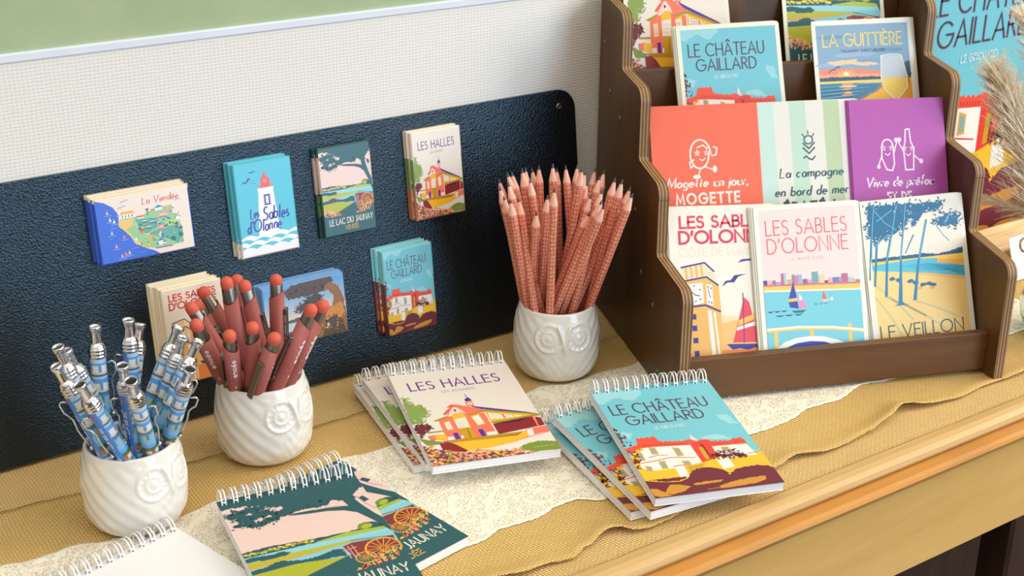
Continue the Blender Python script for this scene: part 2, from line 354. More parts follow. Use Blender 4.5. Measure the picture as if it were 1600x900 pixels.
def clip_poly(p, x0, y0, x1, y1):
    def cl(P, ax, v, keep_gt):
        out = []
        for i in range(len(P)):
            a = P[i]; b = P[(i+1) % len(P)]; ia = (a[ax] >= v) == keep_gt or a[ax] == v; ib = (b[ax] >= v) == keep_gt or b[ax] == v
            if ia: out.append(a)
            if ia != ib:
                t_ = (v-a[ax])/(b[ax]-a[ax]); q = [0, 0]; q[ax] = v; q[1-ax] = a[1-ax]+t_*(b[1-ax]-a[1-ax]); out.append(tuple(q))
        return out
    for ax, v, k in ((0, x0, True), (0, x1, False), (1, y0, True), (1, y1, False)):
        if not p: return p
        p = cl(p, ax, v, k)
    return p
class Art:
    """flat printed design: polygons in millimetres, y downwards"""
    def __init__(s, w, h, bg, seed=1):
        s.w = w; s.h = h; s.L = []; s.lv = 0; s.r = random.Random(seed); s.hold = False; s.rect(0, 0, w, h, bg)
    def poly(s, pts, c, same=False):
        if not same and not s.hold: s.lv += 1
        s.L.append((list(pts), lin(c), s.lv))
    def rect(s, x0, y0, x1, y1, c, same=False): s.poly([(x0, y0), (x1, y0), (x1, y1), (x0, y1)], c, same)
    def ell(s, cx, cy, rx, ry, c, n=20, same=False): s.poly([(cx+rx*math.cos(2*PI*i/n), cy+ry*math.sin(2*PI*i/n)) for i in range(n)], c, same)
    def line(s, pts, w, c, same=False, contrast=0.):
        if not same and not s.hold: s.lv += 1
        for q in stroke_quads(pts, w, contrast): s.L.append((q, lin(c), s.lv))
    def blob(s, cx, cy, rx, ry, c, n=9, j=.3, same=True):
        s.poly([(cx+rx*math.cos(2*PI*i/n)*(1+s.r.uniform(-j, j)), cy+ry*math.sin(2*PI*i/n)*(1+s.r.uniform(-j, j))) for i in range(n)], c, same)
    def jag(s, pts, c, amp=.7, step=1.6):
        out = []
        for i in range(len(pts)):
            a = pts[i]; b = pts[(i+1) % len(pts)]; d = math.hypot(b[0]-a[0], b[1]-a[1]); n = max(1, int(d/step))
            for k in range(n):
                t_ = k/n; o_ = s.r.uniform(-amp, amp) if k else 0
                out.append((a[0]+(b[0]-a[0])*t_-(b[1]-a[1])/max(d, .01)*o_, a[1]+(b[1]-a[1])*t_+(b[0]-a[0])/max(d, .01)*o_))
        s.poly(out, c)
    def leaves(s, pts, c, n=60, size=1.6, spread=2.5):
        xs = [p[0] for p in pts]; ys = [p[1] for p in pts]; s.lv += 1; k = 0; tries = 0
        while k < n and tries < n*20:
            tries += 1; i = s.r.randrange(len(pts)); a = pts[i]; b = pts[(i+1) % len(pts)]; t_ = s.r.random()
            x = a[0]+(b[0]-a[0])*t_+s.r.gauss(0, spread*.5); y = a[1]+(b[1]-a[1])*t_+s.r.gauss(0, spread*.5)
            an = s.r.uniform(0, 2*PI); l = size*s.r.uniform(.5, 1.3); w = l*.38
            s.poly([(x-l*math.cos(an), y-l*math.sin(an)), (x-w*math.sin(an), y+w*math.cos(an)), (x+l*math.cos(an), y+l*math.sin(an)), (x+w*math.sin(an), y-w*math.cos(an))], c, True); k += 1
        s.lv += 1
    def inside(s, x, y, pts):
        r = False; n = len(pts)
        for i in range(n):
            x0, y0 = pts[i]; x1, y1 = pts[(i+1) % n]
            if (y0 > y) != (y1 > y) and x < (x1-x0)*(y-y0)/(y1-y0)+x0: r = not r
        return r
    def flowers(s, pts, cols, n, size=1.3):
        xs = [p[0] for p in pts]; ys = [p[1] for p in pts]; k = 0
        while k < n:
            x = s.r.uniform(min(xs), max(xs)); y = s.r.uniform(min(ys), max(ys)); k += 1
            if not s.inside(x, y, pts): continue
            if k % 12 == 0: s.lv += 1
            s.blob(x, y, size*s.r.uniform(.6, 1.3), size*s.r.uniform(.5, 1.1), s.r.choice(cols), 6, .45)
        s.lv += 1
    def text(s, tx, x0, base, x1, cap, w, c, slant=0., gap=.22, contrast=0., hand=0., dy=0.):
        adv = 0; items = []
        for ch in tx: items.append((ch, adv)); adv += G[ch][0]+gap
        adv -= gap; k = (x1-x0)/adv; s.lv += 1
        for i, (ch, a) in enumerate(items):
            for st in G[ch][1]:
                yb = base+dy*(a/adv)
                pts = [(x0+(a+px+slant*py)*k+hand*math.sin(i*2.3), yb-py*cap+hand*math.cos(i*1.7)) for px, py in st]
                for q in stroke_quads(pts, w, contrast): s.L.append((q, lin(c), s.lv))
    def place(s, mb, w, h, z, x0=0, y0=0, x1=None, y1=None, m=0, eps=4e-5, dx=0., dy=0., fold=None):
        """lay the crop x0..x1,y0..y1 of the design onto a w x h rectangle centred on the origin"""
        x1 = s.w if x1 is None else x1; y1 = s.h if y1 is None else y1
        for pts, c, lv in s.L:
            xs = [p[0] for p in pts]; ys = [p[1] for p in pts]
            if max(xs) <= x0 or min(xs) >= x1 or max(ys) <= y0 or min(ys) >= y1: continue
            if min(xs) < x0 or max(xs) > x1 or min(ys) < y0 or max(ys) > y1: pts = clip_poly(pts, x0, y0, x1, y1)
            if len(pts) < 3: continue
            q = [(dx+((p[0]-x0)/(x1-x0)-.5)*w, dy+(.5-(p[1]-y0)/(y1-y0))*h) for p in pts]
            ar = sum(q[i][0]*q[(i+1) % len(q)][1]-q[(i+1) % len(q)][0]*q[i][1] for i in range(len(q)))
            if abs(ar) < 1e-9: continue
            if ar < 0: q = q[::-1]
            zz = z+lv*eps; vs = [(a, b, zz) for a, b in q]
            if len(q) <= 4: fs = [tuple(range(len(q)))]
            else:
                fs = []
                for t_ in tessellate_polygon([[Vector((a, b, 0)) for a, b in q]]):
                    a, b, c_ = (q[i] for i in t_)
                    cr_ = (b[0]-a[0])*(c_[1]-a[1])-(b[1]-a[1])*(c_[0]-a[0])
                    if abs(cr_) > 1e-12: fs.append(tuple(t_) if cr_ > 0 else tuple(t_[::-1]))
            mb.add(vs, fs, m, c)
# ---------------------------------------------------------------- printed designs
def pp(s): v = [float(q) for q in s.split()]; return list(zip(v[::2], v[1::2]))
ART={
 'halles':[
  ('text LES HALLES','12.8 20.1 11.9 33.1 90.7 35.1 90.6 22.5'),
  ('text sub','37.6 41.1 65.2 42.1'),
  ('olive','17.4 84.3 30.7 79.1 31.8 81.8 21.3 85.7'),
  ('coral','34 69.6 41 62.8 48.3 73.7 47.8 80.8 61.7 80.8 62.6 115.7 21.1 114.7 22.1 85.7 30.8 80.8'),
  ('coral','37.5 63.1 44 63.8 62.1 75.7 69.8 79.9 47.3 80.7 45.9 74.2'),
  ('red','33.8 66.4 38.8 62.7 42.2 64.1 36.9 67.1'),
  ('red','27.9 76.5 34 69.6 36 70.4 30.5 77.4'),
  ('pale','31.5 80.3 34.5 73.8 39 67.6 41.2 67.6 45.9 74.2 47.2 79.1 44 76.9 38.5 76.8 34.1 80.9'),
  ('purple','38.2 71.5 40.2 70.9 40.9 73.2 38.9 74.2'),
  ('yellow','34.6 82 37.3 77.9 41.9 76.5 44.8 78.6 45.6 83.4 44.8 100.3 34.5 100'),
  ('white','34.7 86.1 44.6 84.2 44.3 99.8 34.6 99.6'),
  ('yellow','25.3 88 30.6 86.8 30.6 100.3 25.2 100.6'),
  ('white','25.9 89.1 30.1 88.1 30.3 99.4 25.8 99.6'),
  ('yellow','49.3 84.2 57.1 81.2 57.8 98.4 50.9 99.3'),
  ('white','49.8 85.8 56.1 83.7 57 97.5 51.6 98.3'),
  ('gold','33.9 101 44.6 100.3 45.2 116 34.2 116.2'),
  ('brown','41.3 100.7 41.8 100.6 40.9 116 40.2 116'),
  ('purple','28.3 105.6 32.1 105.3 32.1 115.3 28.4 115.3'),
  ('purple','49.1 105.2 53.4 105.2 53.2 115.5 49.5 115.5'),
  ('white','22.1 110.4 27.1 110.4 27.4 115.8 21.9 115.7'),
  ('white','33.5 110.5 35.3 110.5 35.1 114.7 33.2 115.2'),
  ('white','55 110.5 62.6 110.8 62.4 115.7 54.1 115.8'),
  ('yellow','63.1 79.7 104.2 93.9 63.3 98.5'),
  ('white','64.7 82.5 74.5 86.7 74.9 93.4 64.2 92.2'),
  ('white','76.6 87.4 82.3 89.7 83.7 93.3 77.1 93.5'),
  ('white','84.1 90.5 89.7 92.1 90.2 93.7 85.3 93.6'),
  ('coral','74.5 86.7 76.4 87.3 77.1 93.5 75.1 93.6'),
  ('olive','47.1 80.7 64.1 76.8 104.5 92.9 103.4 94.5 63.1 79.7 49.1 81.9'),
  ('olive','62.9 96.4 104.4 93.3 105.4 96 98.3 96.1 63.6 99.1'),
  ('maroon','63.6 99.8 98.3 96.1 98.5 111.4 63.7 115.8'),
  ('darkpurple','65.2 99.3 95.7 96.3 85.1 101.3 75.1 101.1'),
  ('maroon','100.2 96.9 104.4 99.5 104.4 110.7 99.1 111.7'),
  ('coral','98.1 96 99.5 95.7 99.2 111.5 97.7 111.8'),
  ('coral','87.1 113.4 106.1 112.1 105.5 120.4 89.9 122.7 84.4 121.1'),
  ('white','87.3 114.4 92.4 114.2 90.9 123.2 85.7 123.7'),
  ('yellow','22.4 117.5 85.5 116.4 87 121.7 85.5 124.3 73.4 129.2 50.6 132.9 28.6 132.4'),
  ('darkgold','13.7 114.9 84.7 116.2 77.3 120.8 22 119.1'),
  ('brown','40.6 120.4 77.4 120.5 84.3 116.5 77.2 119.5'),
  ('coral','67.5 130.4 84.8 124.7 105.3 120.5 105 121.2 84.4 125.8'),
  ('green','0.1 107.6 13.8 114.6 17.2 119.5 3.4 118.6'),
  ('maroon','13.9 118 20.5 117.1 25.5 121.4 31.3 130.3 34.8 135.9 14 128.7'),
  ('green','73.5 138.2 81.5 134 90.9 132.3 101.1 134.7 106.8 137.9 105.1 147.7 84.4 147.3 74.3 142.2'),
  ('purple','53.3 67.9 62.1 72.4 95.4 88 103 92.4 74.9 81.4 61.2 75.1 55.8 71'),
  ('cup','51.1 68.1 51.8 61.9 57.5 61.7 56.9 68.3'),
  ('purple','51.9 57.7 55.8 54.2 57.8 60.7 52.2 61.4'),
  ('T green','2.1 46 4.6 44.4 5.2 50.8 9.8 58.1 15.7 60.4 18 72.3 13.9 75.4 8.8 78.3 10.4 84.7 1.4 86.6 -0.7 78.2'),
  ('T maroon','0.2 91.3 5.4 87.5 12.9 87.2 12.9 95.1 5.4 103.1 0.2 99.1'),
  ('trunk','3 100.6 4.1 100.5 3.5 107.5 1.9 107.7'),
  ('F flowers','2.1 119.4 10.9 121.4 15.3 128 30.4 133.4 45.5 132.3 52.8 135.9 66.7 139.1 77.7 138.8 85.5 147.2 0.5 146.3'),
  ('yellow','13.4 104.9 22.4 106.6 21.2 114.4 12.9 112.5'),
  ('coral','7.9 105.6 13.6 105 12.6 112.4 8.4 111.5'),
  ('olive','9 99.7 22.1 100.1 22.2 101.7 9 101.6'),
 ],
 'castle':[
  ('text LE CHATEAU','7.3 24.9 5.3 38.9 87.7 39.1 90.7 25.1'),
  ('text GAILLARD','14.8 41.7 12.9 54.1 79.9 52.7'),
  ('sub','32.7 62.6 58.6 61.7'),
  ('cloud','-0.3 1.1 41.1 2.2 41.2 12.7 30.5 20.6 17.3 14.5 3.6 21.8 -0.5 19.1'),
  ('cloud','3.5 62 13.5 64.5 9.6 71.9 2 71.8'),
  ('cloud','90.9 52 99.5 54.3 103.9 68.2 96.2 67.1 91.4 59.8'),
  ('cloud','66.5 79.7 80.1 78.6 89.8 86.4 66 83.7'),
  ('yellow','11.3 84 29.7 83.1 51.6 84.5 53.9 87.9 97.6 93.9 100.7 110.6 67.9 110.9 75.3 117.1 0.9 118.6 -1.3 96.3'),
  ('white','13.6 85.8 28.7 85.8 52.6 88.1 53 111.8 30.3 115.2 10.7 117.1 3.5 110 7.1 93.9'),
  ('white','69.2 93.4 97 95.2 100.1 110.5 68.1 110.4'),
  ('red','-3.1 83.1 0.8 83.7 11.3 80.7 13.3 72.5 15.5 72.3 15.7 73.5 18.4 71.9 20 73.3 22.4 71.9 24.2 73.6 26.6 71.9 28.8 72.9 30 78.7 32.4 79.5 33 81 35.4 79.7 36.7 81.2 38.9 80.3 40 82.1 42.4 80.8 43.7 82.3 46.1 81 47.2 82.8 50.2 81.9 53.7 81 56.4 82.2 59.6 85.2 62.4 83.2 69.2 83.8 72.3 87.2 75.3 86.2 76.2 87.8 79.1 86.6 80.3 88.2 82.9 87 84.1 88.6 87.7 87.9 90.3 85.9 93 86.7 96.8 85.8 98.7 90.9 98 94.9 69.1 93.6 65.4 93.8 52.4 88.5 28.5 86.2 13.2 85.3 1.1 90.1 -2.3 90.8'),
  ('red','52.6 88.1 60.5 84.5 69.6 84.3 67.7 108 52.8 112.4'),
  ('gold','57.7 92.5 61.2 93.1 60.8 108.4 57.3 109.1'),
  ('maroon','60.3 87.9 62.9 89.3 62.9 99.3 62.4 109 60.8 108.4 61.2 93.1'),
  ('pale','57.5 74.2 58.7 76.8 61.5 84.6 56.5 81.8'),
  ('redline','5.2 103.9 16.1 103 31.2 101 50.5 104.7 50.2 105.4 30.8 101.9 15.6 104 4.9 104.8'),
  ('redline','13.8 97.9 22.1 96.4 30 97.8 29.8 98.5 21.9 97.1 14.1 98.7'),
  ('redline','28.3 112.6 32.8 111.9 40.4 112.5 40.1 113.4 32.4 112.8 28.3 113.5'),
  ('redline','93.3 106.8 102 106.8 101.6 107.6 93.2 107.6'),
  ('win','19.2 86.7 23 87.9 22.8 94.6 18.7 94.3'),
  ('win','37.7 90.3 41.6 91.9 41.7 99.7 37.7 100'),
  ('win','6.4 91.9 10.1 92.1 9.7 100.4 6 100.1'),
  ('win','20 105.5 23.8 105.8 23.5 113.6 19.7 113.3'),
  ('win','7.7 108.9 11.1 110.5 10.6 115.8 7.2 114.7'),
  ('win','38.2 108.3 42.5 108.5 43 113.7 38.7 113.7'),
  ('win','75.8 96.5 80.4 96.6 80.8 101.3 76 101.1'),
  ('yellow','0.4 115.3 30.3 115.2 29.7 126.6 8.8 128 0.2 125.2'),
  ('yellow','38.8 114.8 68.1 110.4 101.7 111.8 102.1 122.1 70.9 126.2 38.7 126.4'),
  ('gold','39.4 114.9 55.4 113.6 45.8 121.3 38 125.4'),
  ('white','28.9 114.9 36.6 114.4 36 127.7 28.8 128.7'),
  ('white','65.1 110.9 75.4 111.3 75.7 121.9 65.9 123.4'),
  ('maroon','-1.7 125.7 6 126.2 13.8 129.8 24.9 131 39.1 125.6 44.3 119.1 57.6 119.7 64.5 123.7 67.5 130.8 75.4 124.7 85 123.6 94.3 123.3 102.3 125.7 103.5 129.8 105 148 0 148'),
  ('B maroon','34.3 128.3 41.3 120.5 51.9 118.6 60.7 121.1 67.5 128 62.8 135.4 48.5 137.3 35.5 133.9'),
  ('B maroon','67.5 130.8 76.6 124.9 90.2 123.5 102.3 125.7 102.8 137.3 83.3 137.4'),
  ('darkgold','12.4 139.1 16.7 134.2 24.3 135.3 32.2 139 24.2 144 14.3 145.8 10.2 143.3'),
  ('darkgold','53.3 142.7 67.3 139 78.2 137.4 93.7 137.1 93 141.5 82.2 144.6 64.1 145.7 54.2 146'),
  ('darkgold','-1.2 136 5.3 137.2 13.8 147.1 3.8 146.8 0.3 144.4'),
  ('darkgold','34.5 136.4 47 135.2 60.1 135.9 56.7 137.9 43.1 138.6 36 138.5'),
  ('T maroon','-1.5 59.2 1.9 58.1 0.6 63.6 -0.4 73.4 4.6 76.1 2.6 81.7 -2 78 -2.4 67.1'),
  ('T maroon','-2.8 92.2 5.6 89.9 4 100.9 -0.9 111.1 -2.9 107.1 -3.7 99.6'),
  ('T maroon','64.9 103.6 74.9 101.3 83 100.7 86.5 107.2 91.6 110.1 80.6 111.2 64.9 109.1'),
  ('text sig','42.6 145 66.8 145.3'),
 ],
 'lac':[
  ('canopyA','-0.2 1.2 105 0 104.9 25.4 94.3 31.8 79.4 22.8 58.7 12.9 51.9 17.1 39.6 17.7 44.6 26.3 30.9 37 19.1 35 8.8 23 0.1 21.6'),
  ('hole','1.9 7.9 10.1 13 12.3 18.5 3.3 19.6'),
  ('trunk','88.8 24.2 95 26.6 99.6 40.7 105.8 55.1 105.1 68.5 100 62.2 98.6 48.5 90.4 36.5 82.2 25.8 88.7 25.5'),
  ('branch','45.9 27.9 56.9 26.3 87.3 36 90.1 39.1 65.8 30.3 47.2 29.9'),
  ('skyhole','71.5 22.8 88 30.8 89 34.9 78.2 31.8 66.2 27.2'),
  ('hor','-2.1 61.9 18.8 60.7 52 64.2 73.8 65.5 83.5 64.6 89.1 58.9 95.4 60 101.2 65.1 102.1 70.6'),
  ('water','-1.4 67.2 103.8 70.4 105.2 84.6 -0.6 83.9'),
  ('strip','-0.3 75 50.6 74.4 81.9 77.1 46.8 80.2 1.2 81.7'),
  ('bushes','-0.6 83.9 18.8 83.9 30.9 83.7 58.1 88.9 63.5 95.3 3.3 88.5'),
  ('field','1.8 88.7 65.1 95.6 29.8 104.2 1.7 95.9'),
  ('wagon','68.7 80.4 78.7 76.5 103.8 83 104.5 89.9 84.6 104.8 69 101.7'),
  ('wheel c r','92.7 93 107 95.8'),
  ('wheel2','74.2 98.7 82 100.2'),
  ('flowers','2.3 96 30.9 107 35.6 118.4 15.2 111.5'),
  ('flowers2','57.4 117.8 68.3 106.8 105.4 95.4 107.1 102.5 83.9 110 67 117.1'),
  ('title','9.5 120.6 11.3 130 100.3 133.5 100.1 122.7'),
  ('vendee','41.6 131.5 42 140.2 68.6 141.3'),
 ],
 'plage':[
  ('art','4.4 3.1 100.7 2.5 93.3 140.8 3.9 133'),
  ('title1','10.2 13.7 10.1 27.6 86.1 28.5 87.8 13.8'),
  ('title2','10.4 30.9 10.6 44.6 86.2 46.9 87.1 31.5'),
  ('sub','31 52.2 62.3 51.4'),
  ('sand','3.4 75 94.6 80.8 94.4 86.9 3.4 81.9'),
  ('yellow','3.6 77.1 94.7 82.1 94.4 85.8 3.6 79.9'),
  ('sea','3.4 81.9 94.8 87 94.4 125.2 2.1 118.5'),
  ('sail','32 73.9 35.6 100.7 27.1 98.9 26.4 91.6'),
  ('yband','26.7 90.3 34.8 90 35.2 93.2 26.8 93.4'),
  ('jib','35.7 84 43.7 99.9 36.1 100.4'),
  ('hull','28.5 102.2 42.4 102.7 39.3 105 31.1 104.2'),
  ('boat2','60.1 84.2 62.6 94 58.4 92.9'),
  ('rail','2.1 118.5 34 118.6 67.4 121.7 93.4 126 93.5 128.3 67.2 123.7 33.8 120.5 2.2 121'),
  ('post','10.6 119.8 13.8 119.9 13.9 134.6 11.1 134.3'),
  ('post','44.1 120.4 47.9 120.6 47.2 132.8 43.9 132.5'),
  ('post','81 125.4 84.5 125.9 84.1 140.3 80.6 140.1'),
  ('arch','14.2 134.7 26.5 130.4 42.9 128.8 56.2 130.3 69.5 134 84.5 140.3 75.8 139.8 55.9 133.6 37.7 132.2 22.9 135.4'),
  ('archblue','22.9 135.4 37.7 132.2 55.8 134.1 65.6 138.2'),
  ('city','3.8 73.7 94.9 79'),
  ('wave','5.6 101.1 24.7 102.7'),
  ('wave','12.9 106 39.1 107.4'),
 ],
 'guitt':[
  ('art','3.6 4.2 96.2 4.6 100.6 78.3 3.5 77'),
  ('title','10.1 13 9.7 24.6 89.1 24.7 89.3 12.8'),
  ('sub','27.4 29.2 72 29.2'),
  ('orange','3.9 46.3 37.4 47.1 65.3 50.5 64.9 55.7 4.3 54.8'),
  ('treeline','3.8 54 28.8 54.1 48.2 55 64.9 55.7 65.3 58.2 25.2 56.5 4 57.6'),
  ('yel','4 57.4 64.1 58.2 65.1 60.3 36.3 60.2 4.2 59.4'),
  ('sea','4.2 59.4 36.3 60.2 66.1 62 63.5 67.1 38.6 75.2 4.1 77'),
  ('sand','65.8 66.1 99.1 57.1 100.6 78.3 37.2 78.2'),
  ('glass','67 35.2 87.7 35.5 89.4 45.2 92.6 58 91.4 67.2 85.1 73.8 81.3 77.7 77.8 77 69.1 68.5 65.6 56.9'),
  ('wine','65.6 56.3 92.7 56.9 91.7 66 85.1 73.8 81.3 77.7 77.8 77 69.1 68.5'),
  ('sun','30.8 50.8'),
  ('trees','90.7 43 95.4 41.5 98.6 46.8 99.6 57.2 92.7 56.9'),
  ('gull','13.8 49 25.1 43.8'),
 ],
 'veillon':[
  ('art','3.9 2.5 94.3 4.2 96.9 136.8 0.1 136.6'),
  ('title','7.6 125.7 7.2 136.4 88.3 136.2 88.4 123.6'),
  ('sea','10.5 62.8 51.1 60.7 69.8 62.2 69.2 66.4 97.5 71.8 96.5 83.3 61.5 76.3 9.7 68'),
  ('sandfar','55.4 60 97 60.3 96.6 70.7 69 67.9 67.7 62.1'),
  ('treeline','11.4 56.4 58.1 56 72.4 58.2 95.9 52.9 95.9 60.8 57.5 60.2 10.9 59.6'),
  ('trunk','12.1 5.4 14.2 5.6 6.6 36.8 3.1 77.2 1.6 77'),
  ('trunk2','34.5 5.4 36.6 5.5 28 36.6 21.9 57.3 17.7 95.3 14.9 95.1 19.8 57.1'),
  ('trunk3','43.1 4.5 45.4 4.7 35.2 56.3 31.5 102.7 27.3 102.4 33.5 58.2'),
  ('trunk4','61.6 22.6 63.7 22.8 51.4 66 45.4 101.6 41.9 101.4 49.3 65.9'),
  ('t5','11.6 39.4 13.7 39.6 7.5 83.9 5.4 83.7'),
  ('t6','48.2 36.2 49.4 36.7 39.3 54.5 38.5 54'),
  ('canopy','4.1 4.6 50.5 4.3 46.3 19.1 38.3 31.1 20.4 38 5.5 36.8'),
  ('canopy2','50.3 5.8 80.5 6.5 76.2 15.5 59.4 16.1 47 29.7'),
  ('canopy3','67.8 23.2 86.1 18.5 96 21.5 94.6 31.8 76.2 30.2'),
  ('bushes','40.7 82.2 48.8 84.9 64.3 87.1 62.6 91.2 49.3 88.7'),
 ],
 'clock':[
  ('t1','10.7 8.2 10.3 18.4 75.3 20.4'),
  ('t2','9.8 22.1 9.3 33.4 75.2 34.3'),
  ('t3','8.8 37.2 73.7 39.8'),
  ('roof','7.2 56.7 29.9 52.6 38.4 61.2 37.3 62.1 29.8 54 7.7 57.3'),
  ('crown','8.1 57.3 29.8 54 38.3 72.2 33.2 69.8 9.8 68.9'),
  ('roof2','9.7 69.5 30.8 66.6 41.2 74.5 41.1 75.9 30.7 68 10.2 70.4'),
  ('face','11.4 73.1 26.5 72.3 26.4 91.8 10.1 94.8'),
  ('face2','30 73.6 35.8 75.1 35.4 94.6 29.1 93.1'),
  ('roof3','9.7 94.8 27.3 93.4 41.4 99.3 41.2 101.4 27.5 95.1 10 95.8'),
  ('body','11.8 70.1 30.3 67.5 38.3 72.2 39.1 147.3 0 148'),
  ('w','29.2 99.4 33.1 99.7 34.7 147 31.3 147.2'),
  ('win','12 102.4 17.5 102.1 17.3 107.1 11.8 107.1'),
  ('win','12.1 113.8 17.4 113.5'),
  ('win','11 127.3 16.7 127.1'),
  ('sail','66.4 89.7 72.8 90.2 75.6 133 53 131.4'),
  ('hull','46.2 132.5 75.9 134.2'),
  ('gull','45.3 76.8 70.6 65.8'),
  ('gull2','62.2 54.3 74.8 51.4'),
 ],
 'map':[
  ('sea','-0.2 1.5 14.4 7.3 27 17.3 34.4 32.7 32.2 44.7 42.2 57.5 48.7 68.1 53.5 80 70.9 92 82.8 98.3 90 104.5 -0 105'),
  ('land','33.1 43.3 35.6 36 55.8 36.7 71.5 36.5 84.8 31.2 101.3 26.3 109.9 34.2 127.6 47 132.6 71.8 131.5 93.8 113.6 95 83.4 93.7 71 91.3 54.9 81.8 48.7 68.1 40.7 57.2'),
  ('yellow','32.5 41.6 36.9 37.8 55.6 38.2 55.8 49.2 42.6 54.5 54.5 72.4 69.7 89.4 54.9 81.8 48.7 68.1 40.7 57.2 32.6 47.9'),
  ('teal','58.4 40.3 83.3 43.4 107 57.4 129 61.6 133 81.4 121.8 93.5 107.1 82.6 79.9 71 70.2 72.3 62.5 58.3'),
  ('title','73 5.5 72 19.4 132 17.7'),
  ('house','35.8 28.3 58 30.9 57.3 37 35.7 35.2'),
  ('hroof','36.9 25.4 57.2 25.2 57.4 30 36.4 29.2'),
  ('boats','19.1 19 19.7 26.8'),
  ('boats','18 59'),
  ('boats','36 70.3'),
  ('boats','22.5 78.5'),
  ('boats','29.6 97'),
  ('mill','126.2 45.2'),
  ('church','93.8 86.4'),
 ],
}

K = dict(cream=(238, 228, 216), olive=(168, 150, 40), coral=(248, 124, 96), red=(236, 92, 66), pale=(248, 214, 200), purple=(92, 50, 158), yellow=(248, 190, 50),
 white=(246, 238, 228), gold=(206, 160, 32), brown=(104, 60, 26), maroon=(142, 40, 44), darkpurple=(82, 24, 72), darkgold=(196, 140, 44), green=(128, 150, 58), leaf=(140, 164, 80),
 teal=(44, 92, 98), sky=(118, 196, 210), cloud=(156, 212, 220), wine=(112, 38, 52), ink=(96, 60, 84))
FL = [(250, 150, 122), (110, 66, 160), (248, 200, 70), (248, 150, 84), (160, 160, 60), (252, 190, 164), (250, 170, 120)]
def art_halles():
    a = Art(105, 148, K['cream'], 3)
    a.text('LES HALLES', 12.3, 34.2, 90.7, 12.6, 1.5, (112, 52, 140), gap=.26)
    a.text('LES ACHARDS', 37.6, 42.6, 65.2, 3.6, .45, (150, 140, 120), gap=.25)
    for k, s in ART['halles']:
        P = pp(s)
        if k.startswith('text'): continue
        if k == 'cup':
            a.poly([(51.4, 62), (57.4, 62), (57, 69), (51.2, 69)], K['coral']); a.rect(52.6, 63.2, 53.9, 67.5, K['white']); a.rect(55, 63.2, 56.2, 67.5, K['white'])
            a.line([(54.6, 54), (54.6, 50)], .5, K['purple']); continue
        if k[:2] == 'T ':
            c = K['leaf'] if 'green' in k else K['wine']; a.jag(P, c, 1.1, 1.3); a.leaves(P, c, 60 if 'green' in k else 36, 1.9, 3.0)
            cx = sum(p[0] for p in P)/len(P); cy = sum(p[1] for p in P)/len(P)
            a.leaves([(cx+(p[0]-cx)*.75, cy+(p[1]-cy)*.75) for p in P], K['cream'], 16 if 'green' in k else 6, .9, 1.8); continue
        if k == 'trunk': a.poly(P, K['wine']); continue
        if k[:2] == 'F ': continue
        if k in ('green',): a.jag(P, K['green'], .7, 1.6); continue
        a.poly(P, K[k])
        if k == 'white' and (P[1][0]-P[0][0]) > 4 and P[0][1] < 90:
            x0 = P[0][0]; x1 = P[1][0]; n = 5 if x1-x0 > 8 else 3
            for i in range(1, n):
                u = x0+(x1-x0)*i/n; a.line([(u, P[0][1]+1), (u, P[2][1])], .28, (190, 140, 110), same=True)
            yb = min(P[2][1], P[3][1])
            for i in range(1, 4):
                v = P[0][1]+(yb-P[0][1])*i/4; a.line([(x0, v), (x1, v)], .22, (190, 140, 110), same=True)
    F = [(-1, 119), (8, 121), (14, 128), (27, 134), (43, 133), (52, 137), (66, 139), (74, 139), (84, 149), (-1, 149)]
    a.jag([(-1, 120), (14, 128), (30, 136), (66, 141), (80, 149), (-1, 149)], (128, 62, 60), .8, 1.5)
    a.flowers(F, FL, 560, 1.5)
    a.text('by Brou Studio'.replace('B', 'b').replace('S', 's'), 84, 142.6, 101, 2.4, .3, (210, 210, 170), slant=.2) if False else None
    a.line([(84, 141.5), (88, 141), (92, 141.6), (96, 140.9), (101, 141.3)], .7, (190, 200, 140))
    return a
